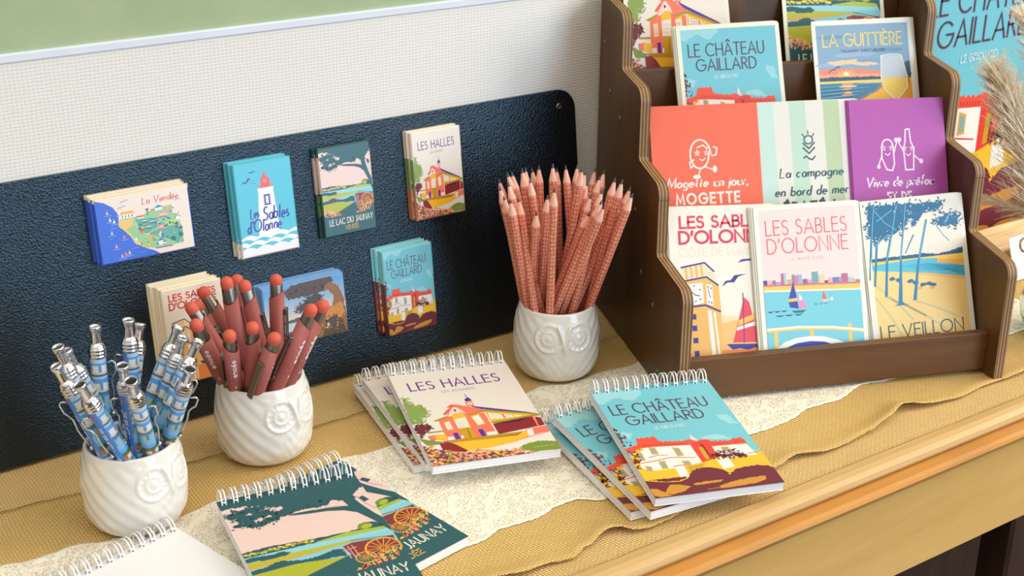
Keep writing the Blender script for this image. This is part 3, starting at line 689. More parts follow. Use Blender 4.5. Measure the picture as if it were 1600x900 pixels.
def art_castle():
    a = Art(105, 148, K['sky'], 5)
    for k, s in ART['castle']:
        P = pp(s)
        if k == 'cloud': a.jag(P, K['cloud'], 1.0, 3)
        elif k[:4] == 'text' or k == 'sub': continue
        elif k[:2] == 'T ': a.leaves(P, K['wine'], 34, 2.0, 2.6); a.leaves([(sum(p[0] for p in P)/len(P), sum(p[1] for p in P)/len(P))]*2, K['wine'], 14, 2.0, 5)
        elif k[:2] == 'B ': a.jag(P, K['wine'], .6, 1.3)
        elif k == 'yellow' and len(P) > 8: a.poly([(-1, 100), (106, 106), (106, 130), (-1, 134)], K['yellow']); a.poly(P, K['yellow'])
        elif k == 'maroon' and len(P) > 10: a.jag(P[:-2], K['wine'], .5, 1.4); a.poly([(-1, 126), (14, 130.5), (26, 132), (40, 127), (58, 124), (68, 131), (80, 126), (106, 128), (106, 149), (-1, 149)], K['wine'])
        elif k == 'maroon': a.poly(P, (150, 30, 40))
        elif k == 'darkgold': a.jag(P, (206, 144, 52), .4, 1.4)
        elif k == 'win':
            cx = sum(p[0] for p in P)/4; cy = sum(p[1] for p in P)/4
            a.poly([(cx+(p[0]-cx)*1.4, cy+(p[1]-cy)*1.3) for p in P], (224, 168, 70)); a.poly([(cx+(p[0]-cx)*.85, cy+(p[1]-cy)*.95) for p in P], (142, 168, 160))
        elif k == 'redline': a.poly(P, (210, 50, 60))
        elif k == 'red' and len(P) > 10:
            a.poly(P, (240, 84, 62))
            for i in range(44):   # small arches under the battlements
                x = 2+i*2.2
                if 51 < x < 69 or (x < 13 and i % 2): continue
                y = 83.2 if 13 < x < 29 else (84.5+(x-30)*.11 if 29 <= x < 52 else (91.2 if x > 69 else 88))
                a.poly([(x-.35, y-1.6), (x+.35, y-1.6), (x+.35, y+.9), (x-.35, y+.9)], (176, 40, 44), same=i > 0)
        elif k == 'red': a.poly(P, (228, 66, 54))
        else: a.poly(P, K[k])
    a.leaves([(66, 105), (74, 102), (84, 104), (88, 109), (76, 107), (70, 107)], K['wine'], 90, 1.9, 2.2)
    a.text('LE CH\u00c2TEAU', 7.2, 38.6, 90.2, 13.3, 1.15, K['ink'], gap=.22)
    a.text('GAILLARD', 14.6, 54.4, 80.4, 12.3, 1.15, K['ink'], gap=.22)
    a.text('LE GIROUARD', 32.7, 63.6, 58.8, 3.6, .55, (214, 240, 240), gap=.28)
    a.line([(43, 145), (50, 144.6), (58, 145.2), (66, 144.8)], .6, (206, 144, 52))
    return a
def art_lac():
    a = Art(105, 148, (240, 208, 200), 9); T = K['teal']; a_sh = 7
    D = {k: pp(s) for k, s in ART['lac']}
    a.poly([(-1, 66), (20, 66), (60, 68), (106, 70), (106, 104), (-1, 104)], (140, 205, 220))
    a.jag(D['hor']+[(102, 72), (60, 69), (-2, 69)], T, .5, 2)
    for i in range(22): a.blob(2+i*2.2, 64.6+a.r.uniform(-.8, 1.8), a.r.uniform(1.4, 2.8), a.r.uniform(.8, 1.5), [(232, 206, 60), (200, 180, 50), (240, 214, 90)][i % 3], 8, .25, same=i > 0)
    a.blob(89, 63.2, 5.5, 4.2, (120, 150, 50), 12, .12, same=False); a.blob(90, 64, 4, 2.6, (176, 190, 60), 10, .2, same=False)
    a.poly([(50, 68.5), (75, 65.8), (106, 69), (106, 73), (60, 71)], (170, 190, 70))
    a.poly([(-1, 68), (40, 69), (106, 72), (106, 75), (-1, 75)], (150, 212, 224))
    a.poly([(-1, 74.5), (30, 74), (84, 76.4), (84, 77.4), (45, 80.4), (0, 82.5)], (190, 184, 60)); a.poly([(-1, 81), (40, 79.8), (40, 80.6), (0, 82.8)], (232, 160, 80))
    for x, y, rx in ((6, 71.5, 8), (16, 73.5, 9), (24, 73, 7)): a.blob(x, y, rx, 2.6, T, 12, .22, same=False)
    a.jag([(-1, 84.5), (10, 83), (22, 80), (30, 83.5), (40, 85.5), (52, 84), (60, 82), (66, 84), (66, 92), (40, 88.5), (-1, 90)], T, .7, 1.5)
    a.poly([(-1, 88.7), (30, 87.5), (66, 93), (30, 106), (-1, 100)], (178, 182, 50))
    a.poly([(66, 92.5), (106, 88), (106, 149), (-1, 149), (-1, 104), (28, 105)], T)
    a.flowers([(-1, 97), (18, 101), (34, 108), (36, 114), (26, 112), (12, 110), (-1, 108)], [(250, 150, 130), (246, 196, 60), (232, 90, 90), (250, 190, 170)], 170, 1.5)
    for i in range(9): x = i*4.2; a.poly([(x-1.6, 116), (x, 101+i), (x+1.6, 116)], T, same=i > 0)
    # cart
    a.poly([(66, 81), (74, 79), (103, 82), (104, 93), (84, 97), (70, 95)], (136, 56, 56)); a.line([(74, 76.5), (104, 82)], .6, (80, 50, 70))
    for x in (67.5, 70.5, 73.5): a.line([(x-1, 82), (x, 96)], .7, (236, 170, 170), same=x > 68)
    a.line([(65, 86), (75, 85)], .7, (236, 170, 170), same=True)
    def wheel(cx, cy, rx, ry, w):
        a.line([(cx+rx*math.cos(2*PI*i/28), cy+ry*math.sin(2*PI*i/28)) for i in range(29)], w, (246, 176, 60))
        for i in range(14): an = 2*PI*i/14+.1; a.line([(cx, cy), (cx+rx*math.cos(an), cy+ry*math.sin(an))], w*.42, (246, 176, 60), same=True)
        a.ell(cx, cy, rx*.16, ry*.16, (186, 96, 40))
    wheel(77, 99, 7, 6.4, .9); wheel(92, 93, 12.5, 11.5, 1.5)
    a.flowers([(98, 92), (104, 96), (104, 101), (92, 109), (80, 113), (64, 117), (60, 115), (72, 108), (86, 101)], [(250, 150, 130), (246, 196, 60), (232, 90, 90), (252, 176, 80)], 190, 1.7)
    for i in range(8): x = 66+i*5; a.poly([(x-1.4, 120-i*2.2), (x, 110-i*2.2), (x+1.4, 120-i*2.2)], T, same=i > 0)
    a.L = [([(x, y+a_sh if y > -.5 else y) for x, y in P_], c, l) for P_, c, l in a.L]; a.L[0] = ([(0, 0), (105, 0), (105, 148), (0, 148)], a.L[0][1], 0); a.rect(-1, 118, 106, 149, T)
    for i in range(9): x = i*4.2; a.poly([(x-1.6, 123), (x, 110+i), (x+1.6, 123)], T, same=i > 0)
    # pine
    a.jag([(-2, -2), (107, -2), (107, 20), (98, 26), (92, 40), (86, 34), (78, 30), (70, 32), (62, 34), (54, 33), (46, 34), (40, 30), (37, 22), (30, 19), (22, 15), (12, 12), (-2, 13)], T, 1.3, 1.6)
    a.leaves([(2, 22), (12, 30), (24, 24), (34, 34), (24, 40), (10, 36), (30, 22)], T, 150, 2.0, 6)
    for cx, cy, rx, ry in ((8, 23, 8, 3.2), (15, 30, 9, 4), (24, 27, 9, 4.6), (11, 36, 7, 2.4), (21, 40, 7, 2.2), (30, 37, 6, 2.8), (35, 31, 8, 4), (20, 20, 12, 3), (42, 32, 8, 4), (66, 32, 9, 3)):
        a.blob(cx, cy, rx, ry, T, 16, .28, same=False); a.leaves([(cx-rx, cy), (cx, cy-ry), (cx+rx, cy), (cx, cy+ry)], T, 26, 1.7, 3.0)
    a.poly([(84, 28), (92, 28), (96, 44), (101, 58), (107, 70), (107, 88), (102, 77), (97, 65), (90, 52), (82, 46), (70, 42), (56, 40), (46, 38), (46, 36), (60, 37), (74, 39), (87, 42)], T)
    a.jag([(62, 37.6), (74, 36), (84, 39), (86, 41), (74, 38.6)], (240, 208, 200), .4, 2)
    a.poly([(95, 30), (101, 34), (106, 46), (106, 52), (100, 43)], T)
    for P in ([(94, 30), (99, 25), (104, 28), (101, 33), (97, 35)], [(98, 42), (104, 40), (106, 46), (105, 54)], [(36, 25), (41, 23), (42, 27), (38, 29)], [(14, 25), (18, 23), (20, 26)], [(26, 33), (31, 31), (32, 34)]): a.jag(P, (240, 208, 200), .5, 1.6)
    a.text('LE LAC DU JAUNAY', 9.8, 131.4, 100, 9.0, 1.25, (240, 232, 214), gap=.24)
    a.text('VEND\u00c9E', 41.8, 141.6, 68.5, 6.2, 1.0, (212, 170, 90), gap=.24)
    return a
def art_plage():
    a = Art(100, 150, (242, 240, 226), 11); X0, X1 = 4.2, 95.8
    a.rect(X0, 3.4, X1, 146, (244, 220, 214))
    c = (234, 116, 124)
    a.text('LES SABLES', 10.2, 28, 86.5, 13.8, 1.35, c); a.text("D'OLONNE", 10.6, 45.8, 86.6, 14.0, 1.35, c); a.text('LA GRANDE PLAGE', 31, 53.6, 62.3, 2.6, .4, (240, 170, 170), gap=.26)
    cols = [(92, 70, 140), (236, 150, 160), (110, 150, 190), (150, 110, 160), (214, 120, 150), (130, 190, 190), (250, 200, 120)]
    x = X0; i = 0
    while x < X1-2:
        w = a.r.uniform(2.2, 6); tall = 1 if (30 < x < 38 or 48 < x < 58 or 76 < x < 84 or 20 < x < 26) else 0
        h = a.r.uniform(8, 12) if tall else a.r.uniform(3, 6.5); w = min(w, X1-x); yb = 76+(x-X0)*.045
        cc = cols[i % len(cols)]; a.rect(x, yb-h, x+w, yb, cc, same=i > 0)
        for q in range(int(h/1.6)): a.rect(x+.3, yb-h+.5+q*1.6, x+w-.3, yb-h+1.0+q*1.6, (246, 226, 214) if i % 2 else (110, 80, 150), same=False)
        x += w+(.0 if a.r.random() < .7 else .8); i += 1
    a.poly([(X0, 75.5), (X1, 79), (X1, 81), (X0, 78)], (226, 110, 130)); a.poly([(X0, 77), (X1, 80.8), (X1, 86.6), (X0, 82)], (250, 202, 96)); a.poly([(X0, 80.8), (X1, 85.6), (X1, 87), (X0, 82.4)], (244, 240, 224))
    a.poly([(X0, 82.2), (X1, 87), (X1, 146), (X0, 146)], (124, 204, 218))
    a.poly([(32, 73.9), (34.3, 88), (35.6, 100.7), (27.1, 98.9), (26.4, 91.6)], (62, 70, 170)); a.poly([(26.5, 90.6), (34.8, 90.0), (35.2, 93.2), (26.5, 93.6)], (250, 200, 90))
    a.poly([(35.9, 84), (43.7, 99.9), (36.4, 100.4)], (240, 140, 190)); a.poly([(37, 86), (40, 92), (36.6, 93)], (240, 238, 240)); a.poly([(28.5, 102.2), (42.4, 102.3), (39.3, 105), (31.1, 104.6)], (50, 120, 130))
    a.poly([(60.1, 84.2), (62.6, 94), (58.4, 92.9)], (236, 96, 90)); a.poly([(58, 94), (65, 94), (63, 95.6), (59, 95.4)], (250, 210, 170)); a.poly([(67, 89), (69, 94.6), (65.6, 94.6)], (240, 240, 240)); a.line([(66.8, 89), (66.8, 93)], .5, (50, 80, 120))
    def ripple(x0, x1, y, c=(62, 78, 160)):
        n = 3; w = (x1-x0)/n
        for k in range(n): a.poly([(x0+w*k+w*t_/6, y+math.sin(PI*t_/6)*1.5) for t_ in range(7)], c, same=k > 0)
    ripple(5.6, 24.7, 101.4); ripple(12.9, 39.1, 105.8); ripple(50, 64, 97.0, (90, 150, 180))
    for xx in (10.6, 44.3, 81.0): a.rect(xx, 119, xx+3.4, 146, (250, 202, 96), same=xx > 11)
    a.poly([(X0, 117.6), (34, 117.4), (67, 120.4), (X1, 125.4), (X1, 127.6), (67, 122.4), (34, 119.5), (X0, 119.8)], (244, 240, 224)); a.poly([(X0, 119.8), (34, 119.5), (67, 122.4), (X1, 127.6), (X1, 129), (67, 124), (34, 121.2), (X0, 121.6)], (250, 202, 96))
    a.poly([(12, 138), (20, 132), (31, 129), (44, 128), (57, 129.6), (70, 134), (84, 141), (90, 146), (8, 146)], (246, 244, 234)); a.poly([(20, 138), (31, 134), (44, 133), (57, 134.6), (68, 139), (76, 146), (14, 146)], (60, 64, 170))
    return a
def art_guitt():
    a = Art(100, 150, (242, 240, 226), 13); X0, X1 = 3.8, 96.2
    a.rect(X0, 4.2, X1, 146, (142, 174, 200))
    for x, y, rx, ry, c in ((20, 16, 16, 2, (120, 158, 190)), (40, 33, 22, 2.2, (160, 186, 208)), (75, 30, 18, 2, (120, 156, 186)), (50, 40, 30, 2.4, (130, 166, 196)), (14, 42, 12, 2, (160, 186, 208))): a.blob(x, y, rx, ry, c, 14, .25, same=False)
    a.jag([(12, 39), (30, 38), (44, 37.5), (40, 40), (60, 41), (66, 43), (50, 44), (34, 42), (20, 43)], (236, 208, 166), .5, 2)
    a.poly([(X0, 46.4), (30, 45.5), (65, 49), (X1, 49), (X1, 57), (X0, 57)], (240, 142, 118)); a.poly([(X0, 50.8), (65, 52), (65, 56), (X0, 56)], (246, 168, 130))
    for i in range(12): an = 2*PI*i/12; a.poly([(31, 51), (31+9*math.cos(an-.08), 51+4*math.sin(an-.08)), (31+9*math.cos(an+.08), 51+4*math.sin(an+.08))], (252, 210, 120), same=i > 0)
    a.ell(31, 51, 3, 2.2, (254, 236, 170))
    a.jag([(X0, 54), (28, 53.6), (48, 54.4), (65, 55), (66, 58), (X0, 57.8)], (58, 92, 118), .5, 1.6)
    a.poly([(X0, 57.4), (65, 57.6), (68, 60.8), (36, 60.2), (X0, 59.8)], (246, 214, 110))
    a.poly([(X0, 59.6), (36, 59.8), (66, 61.8), (60, 68), (38, 76), (10, 90), (X0, 92)], (74, 134, 168))
    for i in range(11):
        y = 62+i*1.7; a.poly([(X0, y+.6), (20, y+.1-i*.1), (60-i*3.2, y-1.2), (60-i*3.2, y-.8), (20, y+.7), (X0, y+1.2)], (52, 100, 140) if i % 2 else (120, 176, 200), same=i > 0)
    for i, (x, y, w) in enumerate(((31, 60.8, 7), (31, 63, 9), (30, 65.4, 5), (32, 69, 4), (31, 71, 6))): a.blob(x, y, w, .9, (250, 160, 120) if i % 2 == 0 else (254, 220, 150), 9, .25, same=False)
    a.poly([(66, 62), (96.2, 57), (96.2, 146), (10, 146), (X0, 110), (X0, 92), (38, 77), (60, 68)], (252, 196, 66)); a.jag([(64, 62.5), (67, 64), (62, 68), (40, 78), (30, 80), (40, 75), (58, 68)], (140, 140, 150), .5, 1.4)
    a.poly([(70, 84), (96.2, 60), (96.2, 120)], (250, 172, 56))
    a.jag([(89, 57), (88, 46), (91, 42), (95, 41), (X1, 43), (X1, 57)], (58, 92, 118), .8, 1.5)
    a.poly([(67, 35.2), (87.7, 35.5), (89.4, 45), (92.6, 58), (91.4, 67), (85, 74), (80.5, 78), (80.5, 110), (78.3, 110), (78.3, 77.6), (69, 68.5), (65.6, 57)], (202, 214, 222))
    a.poly([(65.8, 56.3), (92.5, 56.9), (91.7, 66), (85, 73.8), (81, 77.7), (77.8, 77), (69.1, 68.5)], (248, 214, 104))
    a.line([(67, 35.2), (65.6, 57), (69.1, 68.5), (78, 77.2)], .9, (250, 244, 214)); a.line([(87.7, 35.5), (92.6, 58), (91.2, 67), (81, 77.7)], .9, (250, 244, 214)); a.ell(77.4, 35.6, 10.6, 1.7, (240, 240, 232)); a.ell(77.4, 35.8, 9.4, 1.2, (190, 206, 216))
    a.line([(13.8, 49), (17, 46.5), (19.5, 46.6), (21.5, 44.4), (25.1, 44)], .8, (50, 70, 100)); a.line([(X0+90, 57), (X0+90, 62)], .5, (40, 50, 60)); a.line([(97-4, 57), (93.6, 64)], .5, (40, 50, 60))
    a.text('LA GUITTI\u00c8RE', 10, 24.6, 89.2, 11.6, 1.3, (246, 222, 122)); a.text('TALMONT SAINT HILAIRE', 27.4, 30.4, 72, 2.4, .4, (90, 110, 140), gap=.26)
    return a
def art_veillon():
    a = Art(100, 150, (240, 236, 220), 17); B = (44, 130, 170); Y1 = 146
    a.rect(5.5, 4.5, 95.5, Y1, (240, 230, 214))
    a.jag([(5.5, 56.5), (58, 56), (72, 58), (84, 56), (95.5, 53), (95.5, 61), (5.5, 61)], (38, 92, 128), .5, 1.6)
    a.poly([(5.5, 59.8), (95.5, 59.8), (95.5, 72), (5.5, 72)], (248, 206, 80)); a.poly([(70, 63), (95.5, 66), (95.5, 71), (70, 68)], (246, 178, 84))
    a.poly([(5.5, 62.8), (51, 60.7), (69.8, 62.2), (69.2, 66.4), (95.5, 71.8), (95.5, 83), (61.5, 76.3), (5.5, 68)], (92, 190, 210))
    for i in range(5): a.poly([(24+i*6, 66+i*1.4), (60+i*5, 66.5+i*2), (95.5, 73+i*2), (95.5, 73.8+i*2), (60+i*5, 67.6+i*2)], (44, 150, 190), same=i > 0)
    a.poly([(5.5, 68), (61.5, 76.3), (95.5, 83.4), (95.5, Y1), (5.5, Y1)], (250, 212, 132)); a.poly([(30, 72), (61.5, 76.3), (95.5, 83), (95.5, 86), (60, 79)], (248, 190, 110))
    for x0, y0, x1, y1 in ((8, 84, 40, 120), (17, 96, 52, 118), (30, 102, 70, 132), (44, 102, 84, 122), (6, 95, 30, 140)): a.line([(x0, y0), ((x0+x1)/2+2, (y0+y1)/2), (x1, y1)], 2.2, (214, 200, 140), same=x0 != 8)
    for x, y in ((41, 82), (46, 84), (53, 87), (59, 86.5), (63, 88), (24, 78), (30, 80)): a.blob(x, y, 3.2, 1.9, (58, 108, 150), 9, .3, same=False)
    for x, y in ((50, 90), (62, 91)): a.blob(x, y, 2.4, 1.4, (246, 160, 90), 8, .3, same=False)
    for k in ('trunk', 'trunk2', 'trunk3', 'trunk4', 't5', 't6'):
        for kk, s in ART['veillon']:
            if kk == k: a.poly(pp(s), B)
    a.poly([(26, 104), (30, 100), (34, 104), (38, 105), (22, 105)], B)
    for P, n in (([(5.5, 4.5), (50, 4.5), (46, 19), (38, 31), (20, 38), (5.5, 37)], 110), ([(50, 5.8), (80, 6.5), (76, 15), (60, 16), (48, 28)], 60), ([(68, 23), (86, 18.5), (94.5, 21.5), (93.5, 31), (76, 30)], 50)):
        a.jag(P, (40, 108, 148), 1.1, 1.6); a.leaves(P, (40, 108, 148), n, 2.2, 4.5)
        a.leaves(P, (240, 230, 214), n//2, 1.1, 6)
    for P in ([(13, 5), (9, 30), (5.5, 60)], [(35, 5), (27, 38), (20, 60)], [(44, 5), (37, 45), (33, 60)], [(13, 9), (22, 22), (32, 30)], [(10, 44), (24, 34)], [(30, 10), (14, 20)], [(62, 24), (52, 60)], [(85, 20), (80, 28)], [(72, 30), (78, 40), (83, 46)]): a.line(P, .8, (96, 190, 216))
    a.text('LE VEILLON', 7.6, 136.4, 88.4, 12.2, 1.2, (60, 88, 104))
    return a
def art_clock():
    a = Art(100, 150, (246, 238, 222), 19); W = 1.0
    a.poly([(0, 98), (20, 102), (60, 106), (100, 100), (100, 150), (0, 150)], (248, 222, 176))
    a.jag([(30, 110), (50, 112), (64, 107), (100, 112), (100, 150), (0, 150), (0, 112)], (250, 196, 120), 1.4, 4); a.poly([(0, 140), (100, 136), (100, 150), (0, 150)], (248, 150, 84))
    a.text('LES SABLES', 10.5, 19.2, 90, 10.4, 2.3, (232, 74, 96)); a.text("D'OLONNE", 9.6, 34.2, 90, 11.2, 2.5, (222, 66, 90)); a.text('C\u00d4TE DE LUMI\u00c8RE', 9, 47, 88, 8, .45, (240, 206, 160))
    a.ell(88, 64, 12, 12, (250, 196, 110), 28)
    N = (62, 62, 150); OR = (248, 190, 100)
    a.poly([(10, 70), (30, 67), (42, 74), (43, 98), (41, 148), (10, 148)], OR)
    a.poly([(8, 57.5), (29.8, 54), (38.3, 62), (40, 72), (30, 67), (9.8, 70)], (246, 226, 190))
    for x in (10, 15, 20, 25): a.poly([(x, 57.6-x*.12), (x+2.4, 57.2-x*.12), (x+3, 68.6-x*.06), (x+.8, 69-x*.06)], OR, same=x > 10)
    a.line([(7.4, 57), (30, 53.2), (38.2, 61.8)], 1.6, N); a.line([(9.7, 70), (30.8, 67), (41.4, 75.3)], 1.6, N); a.line([(9.8, 95.4), (27.5, 94), (41.6, 100.6)], 1.8, N)
    a.poly([(11.4, 73.1), (26.5, 72.3), (26.4, 91.8), (11, 94.2)], (248, 246, 238)); a.poly([(30, 73.6), (35.8, 75.1), (35.4, 94.6), (29.4, 93.1)], (248, 246, 238))
    for x, y in ((18, 75), (18.4, 90), (23.4, 79), (23.2, 88), (31.6, 76.5), (34.4, 78), (31.4, 91), (34, 92)): a.ell(x, y, .8, .8, N, 8, same=x > 18)
    a.line([(14, 79.6), (18.6, 84), (22.6, 84.8)], .9, N); a.line([(31.5, 78.5), (33, 87)], .7, N)
    a.poly([(29.2, 99.4), (33.1, 99.7), (35.4, 148), (31.5, 148)], (248, 246, 238)); a.poly([(35, 101), (37, 101.5), (40.4, 148), (38.6, 148)], (248, 246, 238))
    for y in (102.2, 113.2, 125, 137.6): a.poly([(12.4, y), (17.4, y-.2), (17.4, y+5), (12.4, y+5.2)], N, same=y > 103)
    a.poly([(66.4, 88), (71.5, 93), (80, 132), (53, 131.4)], (238, 74, 90)); a.poly([(60, 110), (74.6, 105), (75.6, 110), (59, 116)], (250, 196, 90)); a.poly([(58, 117), (76, 112), (77, 115.6), (57, 120)], (248, 246, 238)); a.line([(65.6, 84), (64.4, 132)], .9, N)
    a.poly([(46, 132.5), (86, 134), (82, 138), (76, 137), (68, 139), (60, 137), (52, 138)], N)
    for P in ([(45.3, 77), (49, 71.6), (54.6, 71), (58, 66.6), (70.6, 65.4), (62, 68), (57.4, 73.4), (51, 73.2)], [(62.2, 54.8), (66, 51.4), (74.8, 51), (80, 53.4), (72, 53), (67, 53.4)]): a.poly(P, N)
    a.L = [([(x+(8*(y/148.)*max(0, 1-x/76.) if min(q[1] for q in P) > 50 and max(q[0] for q in P)-min(q[0] for q in P) < 50 else 0), y) for x, y in P], c, l) for P, c, l in a.L]
    return a
def art_map():
    a = Art(148, 105, (240, 222, 206), 23)
    a.poly([(0, 0), (14.4, 5.3), (27, 15), (34, 28), (33, 44), (42, 57.5), (48.7, 68), (54, 80), (71, 92), (83, 98), (91, 105), (0, 105)], (42, 96, 214))
    for k, c in (('land', (150, 196, 138)), ('yellow', (236, 196, 96)), ('teal', (88, 168, 148))):
        for kk, s in ART['map']:
            if kk == k: a.jag(pp(s), c, .7, 3)
    a.poly([(93, 30), (118, 27), (124, 34), (100, 40)], (150, 196, 138)); a.poly([(104, 55), (126, 52), (130, 62), (108, 62)], (192, 204, 120)); a.poly([(60, 70), (80, 66), (84, 84), (66, 84)], (150, 200, 130))
    a.line([(58, 48), (66, 62), (74, 70), (86, 64), (98, 62)], .8, (232, 226, 196)); a.line([(83, 44), (92, 47), (104, 44), (114, 50)], 2.6, (70, 140, 176)); a.line([(56, 40), (62, 50)], .7, (232, 226, 196))
    a.poly([(35.8, 29), (58, 30.5), (57.3, 37), (35.7, 35.5)], (240, 236, 226)); a.poly([(36, 25.4), (57.6, 25), (58, 30.4), (36, 29.4)], (244, 170, 60))
    for x in (39, 44, 49, 54): a.rect(x, 31.5, x+1.8, 35, (60, 110, 160), same=x > 39)
    def lozenge(x, y, c): a.blob(x, y, 9, 3.1, c, 14, .08, same=False); a.line([(x-5, y), (x+5, y)], .8, (250, 240, 226))
    lozenge(104, 41, (246, 160, 120)); lozenge(101, 61, (246, 150, 120))
    for x, y in ((70, 47), (82, 50), (64, 58), (75, 58), (90, 54)): a.rect(x, y, x+8, y+2.2, (40, 90, 100), same=False); a.rect(x, y-1.4, x+8, y, (236, 230, 220))
    a.poly([(90, 84), (102, 83), (103, 90), (91, 91)], (238, 234, 230)); a.poly([(89, 84.5), (95, 79), (103, 83.5)], (90, 120, 190)); a.line([(86, 95), (112, 95.5)], 1.6, (70, 70, 170))
    a.poly([(124, 47), (128, 47), (129, 54), (123.4, 54)], (240, 240, 236))
    for an in (.6, 2.2, 3.8, 5.4): a.line([(126, 46), (126+6*math.cos(an), 46+6*math.sin(an))], 1.0, (226, 90, 90) if an > 3 else (90, 100, 180))
    a.rect(78, 28, 81, 38, (120, 150, 90)); a.rect(77, 26.6, 82, 29, (50, 80, 70)); a.rect(110, 28, 114, 36, (246, 170, 60)); a.blob(117, 38, 3, 2, (150, 130, 200), same=False); a.rect(92, 28, 104, 33, (226, 232, 236)); a.poly([(90, 28.5), (98, 24), (106, 28)], (60, 120, 170)); a.blob(88, 30, 4, 1.3, (232, 100, 80), same=False)
    a.rect(72, 84, 78, 90, (236, 180, 60)); a.blob(67, 62, 4, 3, (226, 100, 60), same=False); a.blob(80, 74, 3, 3, (246, 160, 90), same=False); a.blob(96, 73, 3, 4, (240, 200, 190), same=False); a.rect(62, 36, 72, 39, (226, 84, 70)); a.rect(62, 39, 73, 41, (240, 236, 230))
    for i in range(52): x = a.r.uniform(62, 130); y = a.r.uniform(46, 92); a.blob(x, y, a.r.uniform(.8, 2.2), a.r.uniform(.8, 2.0), a.r.choice([(30, 110, 100), (20, 90, 90), (70, 150, 110), (230, 90, 70), (244, 190, 80), (40, 120, 150)]), 8, .25, same=i % 6 > 0)
    for x, y, r_ in ((115, 84, 3.4), (128, 80, 3.2), (113, 57, 2), (124, 60, 2.6), (130, 68, 2.2)): a.blob(x, y, r_, r_, (28, 100, 88), 12, .15, same=False)
    for x, y, c in ((17, 22, (246, 190, 90)), (20, 34, (240, 236, 240)), (26, 38, (240, 230, 236)), (20, 56, (180, 214, 220)), (38, 66, (220, 150, 90)), (56, 73, (244, 240, 236)), (24, 79, (230, 180, 150)), (31, 96, (250, 170, 150)), (37, 94, (244, 150, 90)), (43, 93, (250, 210, 120)), (35, 25, (240, 236, 240))):
        a.poly([(x-2, y+3), (x, y-4), (x+2.2, y+3)], c); a.line([(x-5, y+5), (x+6, y+5.3)], .6, (170, 200, 240))
    for x, y, w in ((20, 49, 9), (46, 88, 13), (60, 97, 10), (16, 66, 4), (78, 103, 4)): a.line([(x, y), (x+w, y-.5)], .5, (150, 190, 240))
    for x, y in ((40, 17), (45, 8)): a.line([(x-6, y+3), (x-3, y-.5), (x, y+1), (x+3, y-2), (x+7, y-1)], .7, (140, 110, 190))
    a.text('La Vend\u00e9e', 73, 18.4, 131, 11, 1.3, (232, 96, 70), slant=.2, contrast=.3, hand=.5)
    a.line([(126, 21), (130, 19.6), (134, 20.2)], 1.4, (190, 180, 220))
    return a
def art_light():
    a = Art(105, 148, (84, 192, 216), 29)
    a.poly([(40.9, 42), (68.3, 42), (74, 118), (33.3, 118)], (244, 240, 246)); a.rect(39.5, 41, 69.8, 44.5, (244, 240, 246))
    a.poly([(46, 41), (46.6, 26), (50, 24), (54, 15), (58, 24), (63.4, 26), (63.8, 41)], (240, 86, 80)); a.line([(54, 16), (54, 11)], .9, (240, 86, 80)); a.rect(42, 37, 68, 38.2, (240, 86, 80)); a.ell(55, 31, 3.4, 3.6, (250, 150, 130))
    for x in (42, 45, 65, 68): a.line([(x, 33), (x, 42)], .6, (240, 86, 80))
    a.rect(50.5, 52.3, 60.5, 69.7, (80, 60, 160)); a.rect(53, 55, 58, 67, (244, 240, 246))
    for i in range(5): a.rect(48.8, 52.5+i*3.7, 51, 54.3+i*3.7, (80, 60, 160), same=i > 0); a.rect(60, 52.5+i*3.7, 62.2, 54.3+i*3.7, (80, 60, 160), same=True)
    N = (58, 52, 160)
    a.text('Les', 21, 86.8, 37, 15, 2.6, N, slant=.2, contrast=.35, hand=.4); a.text('Sables', 44.5, 93, 93, 21, 3.0, N, slant=.2, contrast=.35, hand=.6, dy=1.2); a.text("d'Olonne", 13, 110, 76, 19, 2.8, N, slant=.2, contrast=.35, hand=.6)
    def wave(y0, c, amp=2.6, ph=0.): a.poly([(x, y0-abs(math.sin((x/30.0+ph)*PI))*amp) for x in [i*1.75 for i in range(61)]]+[(106, 149), (-1, 149)], c)
    wave(118, (244, 240, 240), 4); wave(124, (84, 192, 216), 4, .2); wave(128, (244, 240, 240), 4, .5); wave(133.5, (84, 192, 216), 4, .7); wave(137.5, (240, 236, 240), 4, .1)
    for P in ([(11, 31), (15, 26.5), (20, 27.4), (24, 22), (30, 22.6), (25, 25.4), (20, 30), (16, 28.6)], [(25, 14.6), (30, 12), (32, 13.4), (36, 11.6), (40, 13.6), (35, 13.6), (32, 15), (29, 13.8)]): a.poly(P, N)
    a.line([(30, 31), (34, 32), (37, 31.4)], 1, (60, 150, 170))
    return a
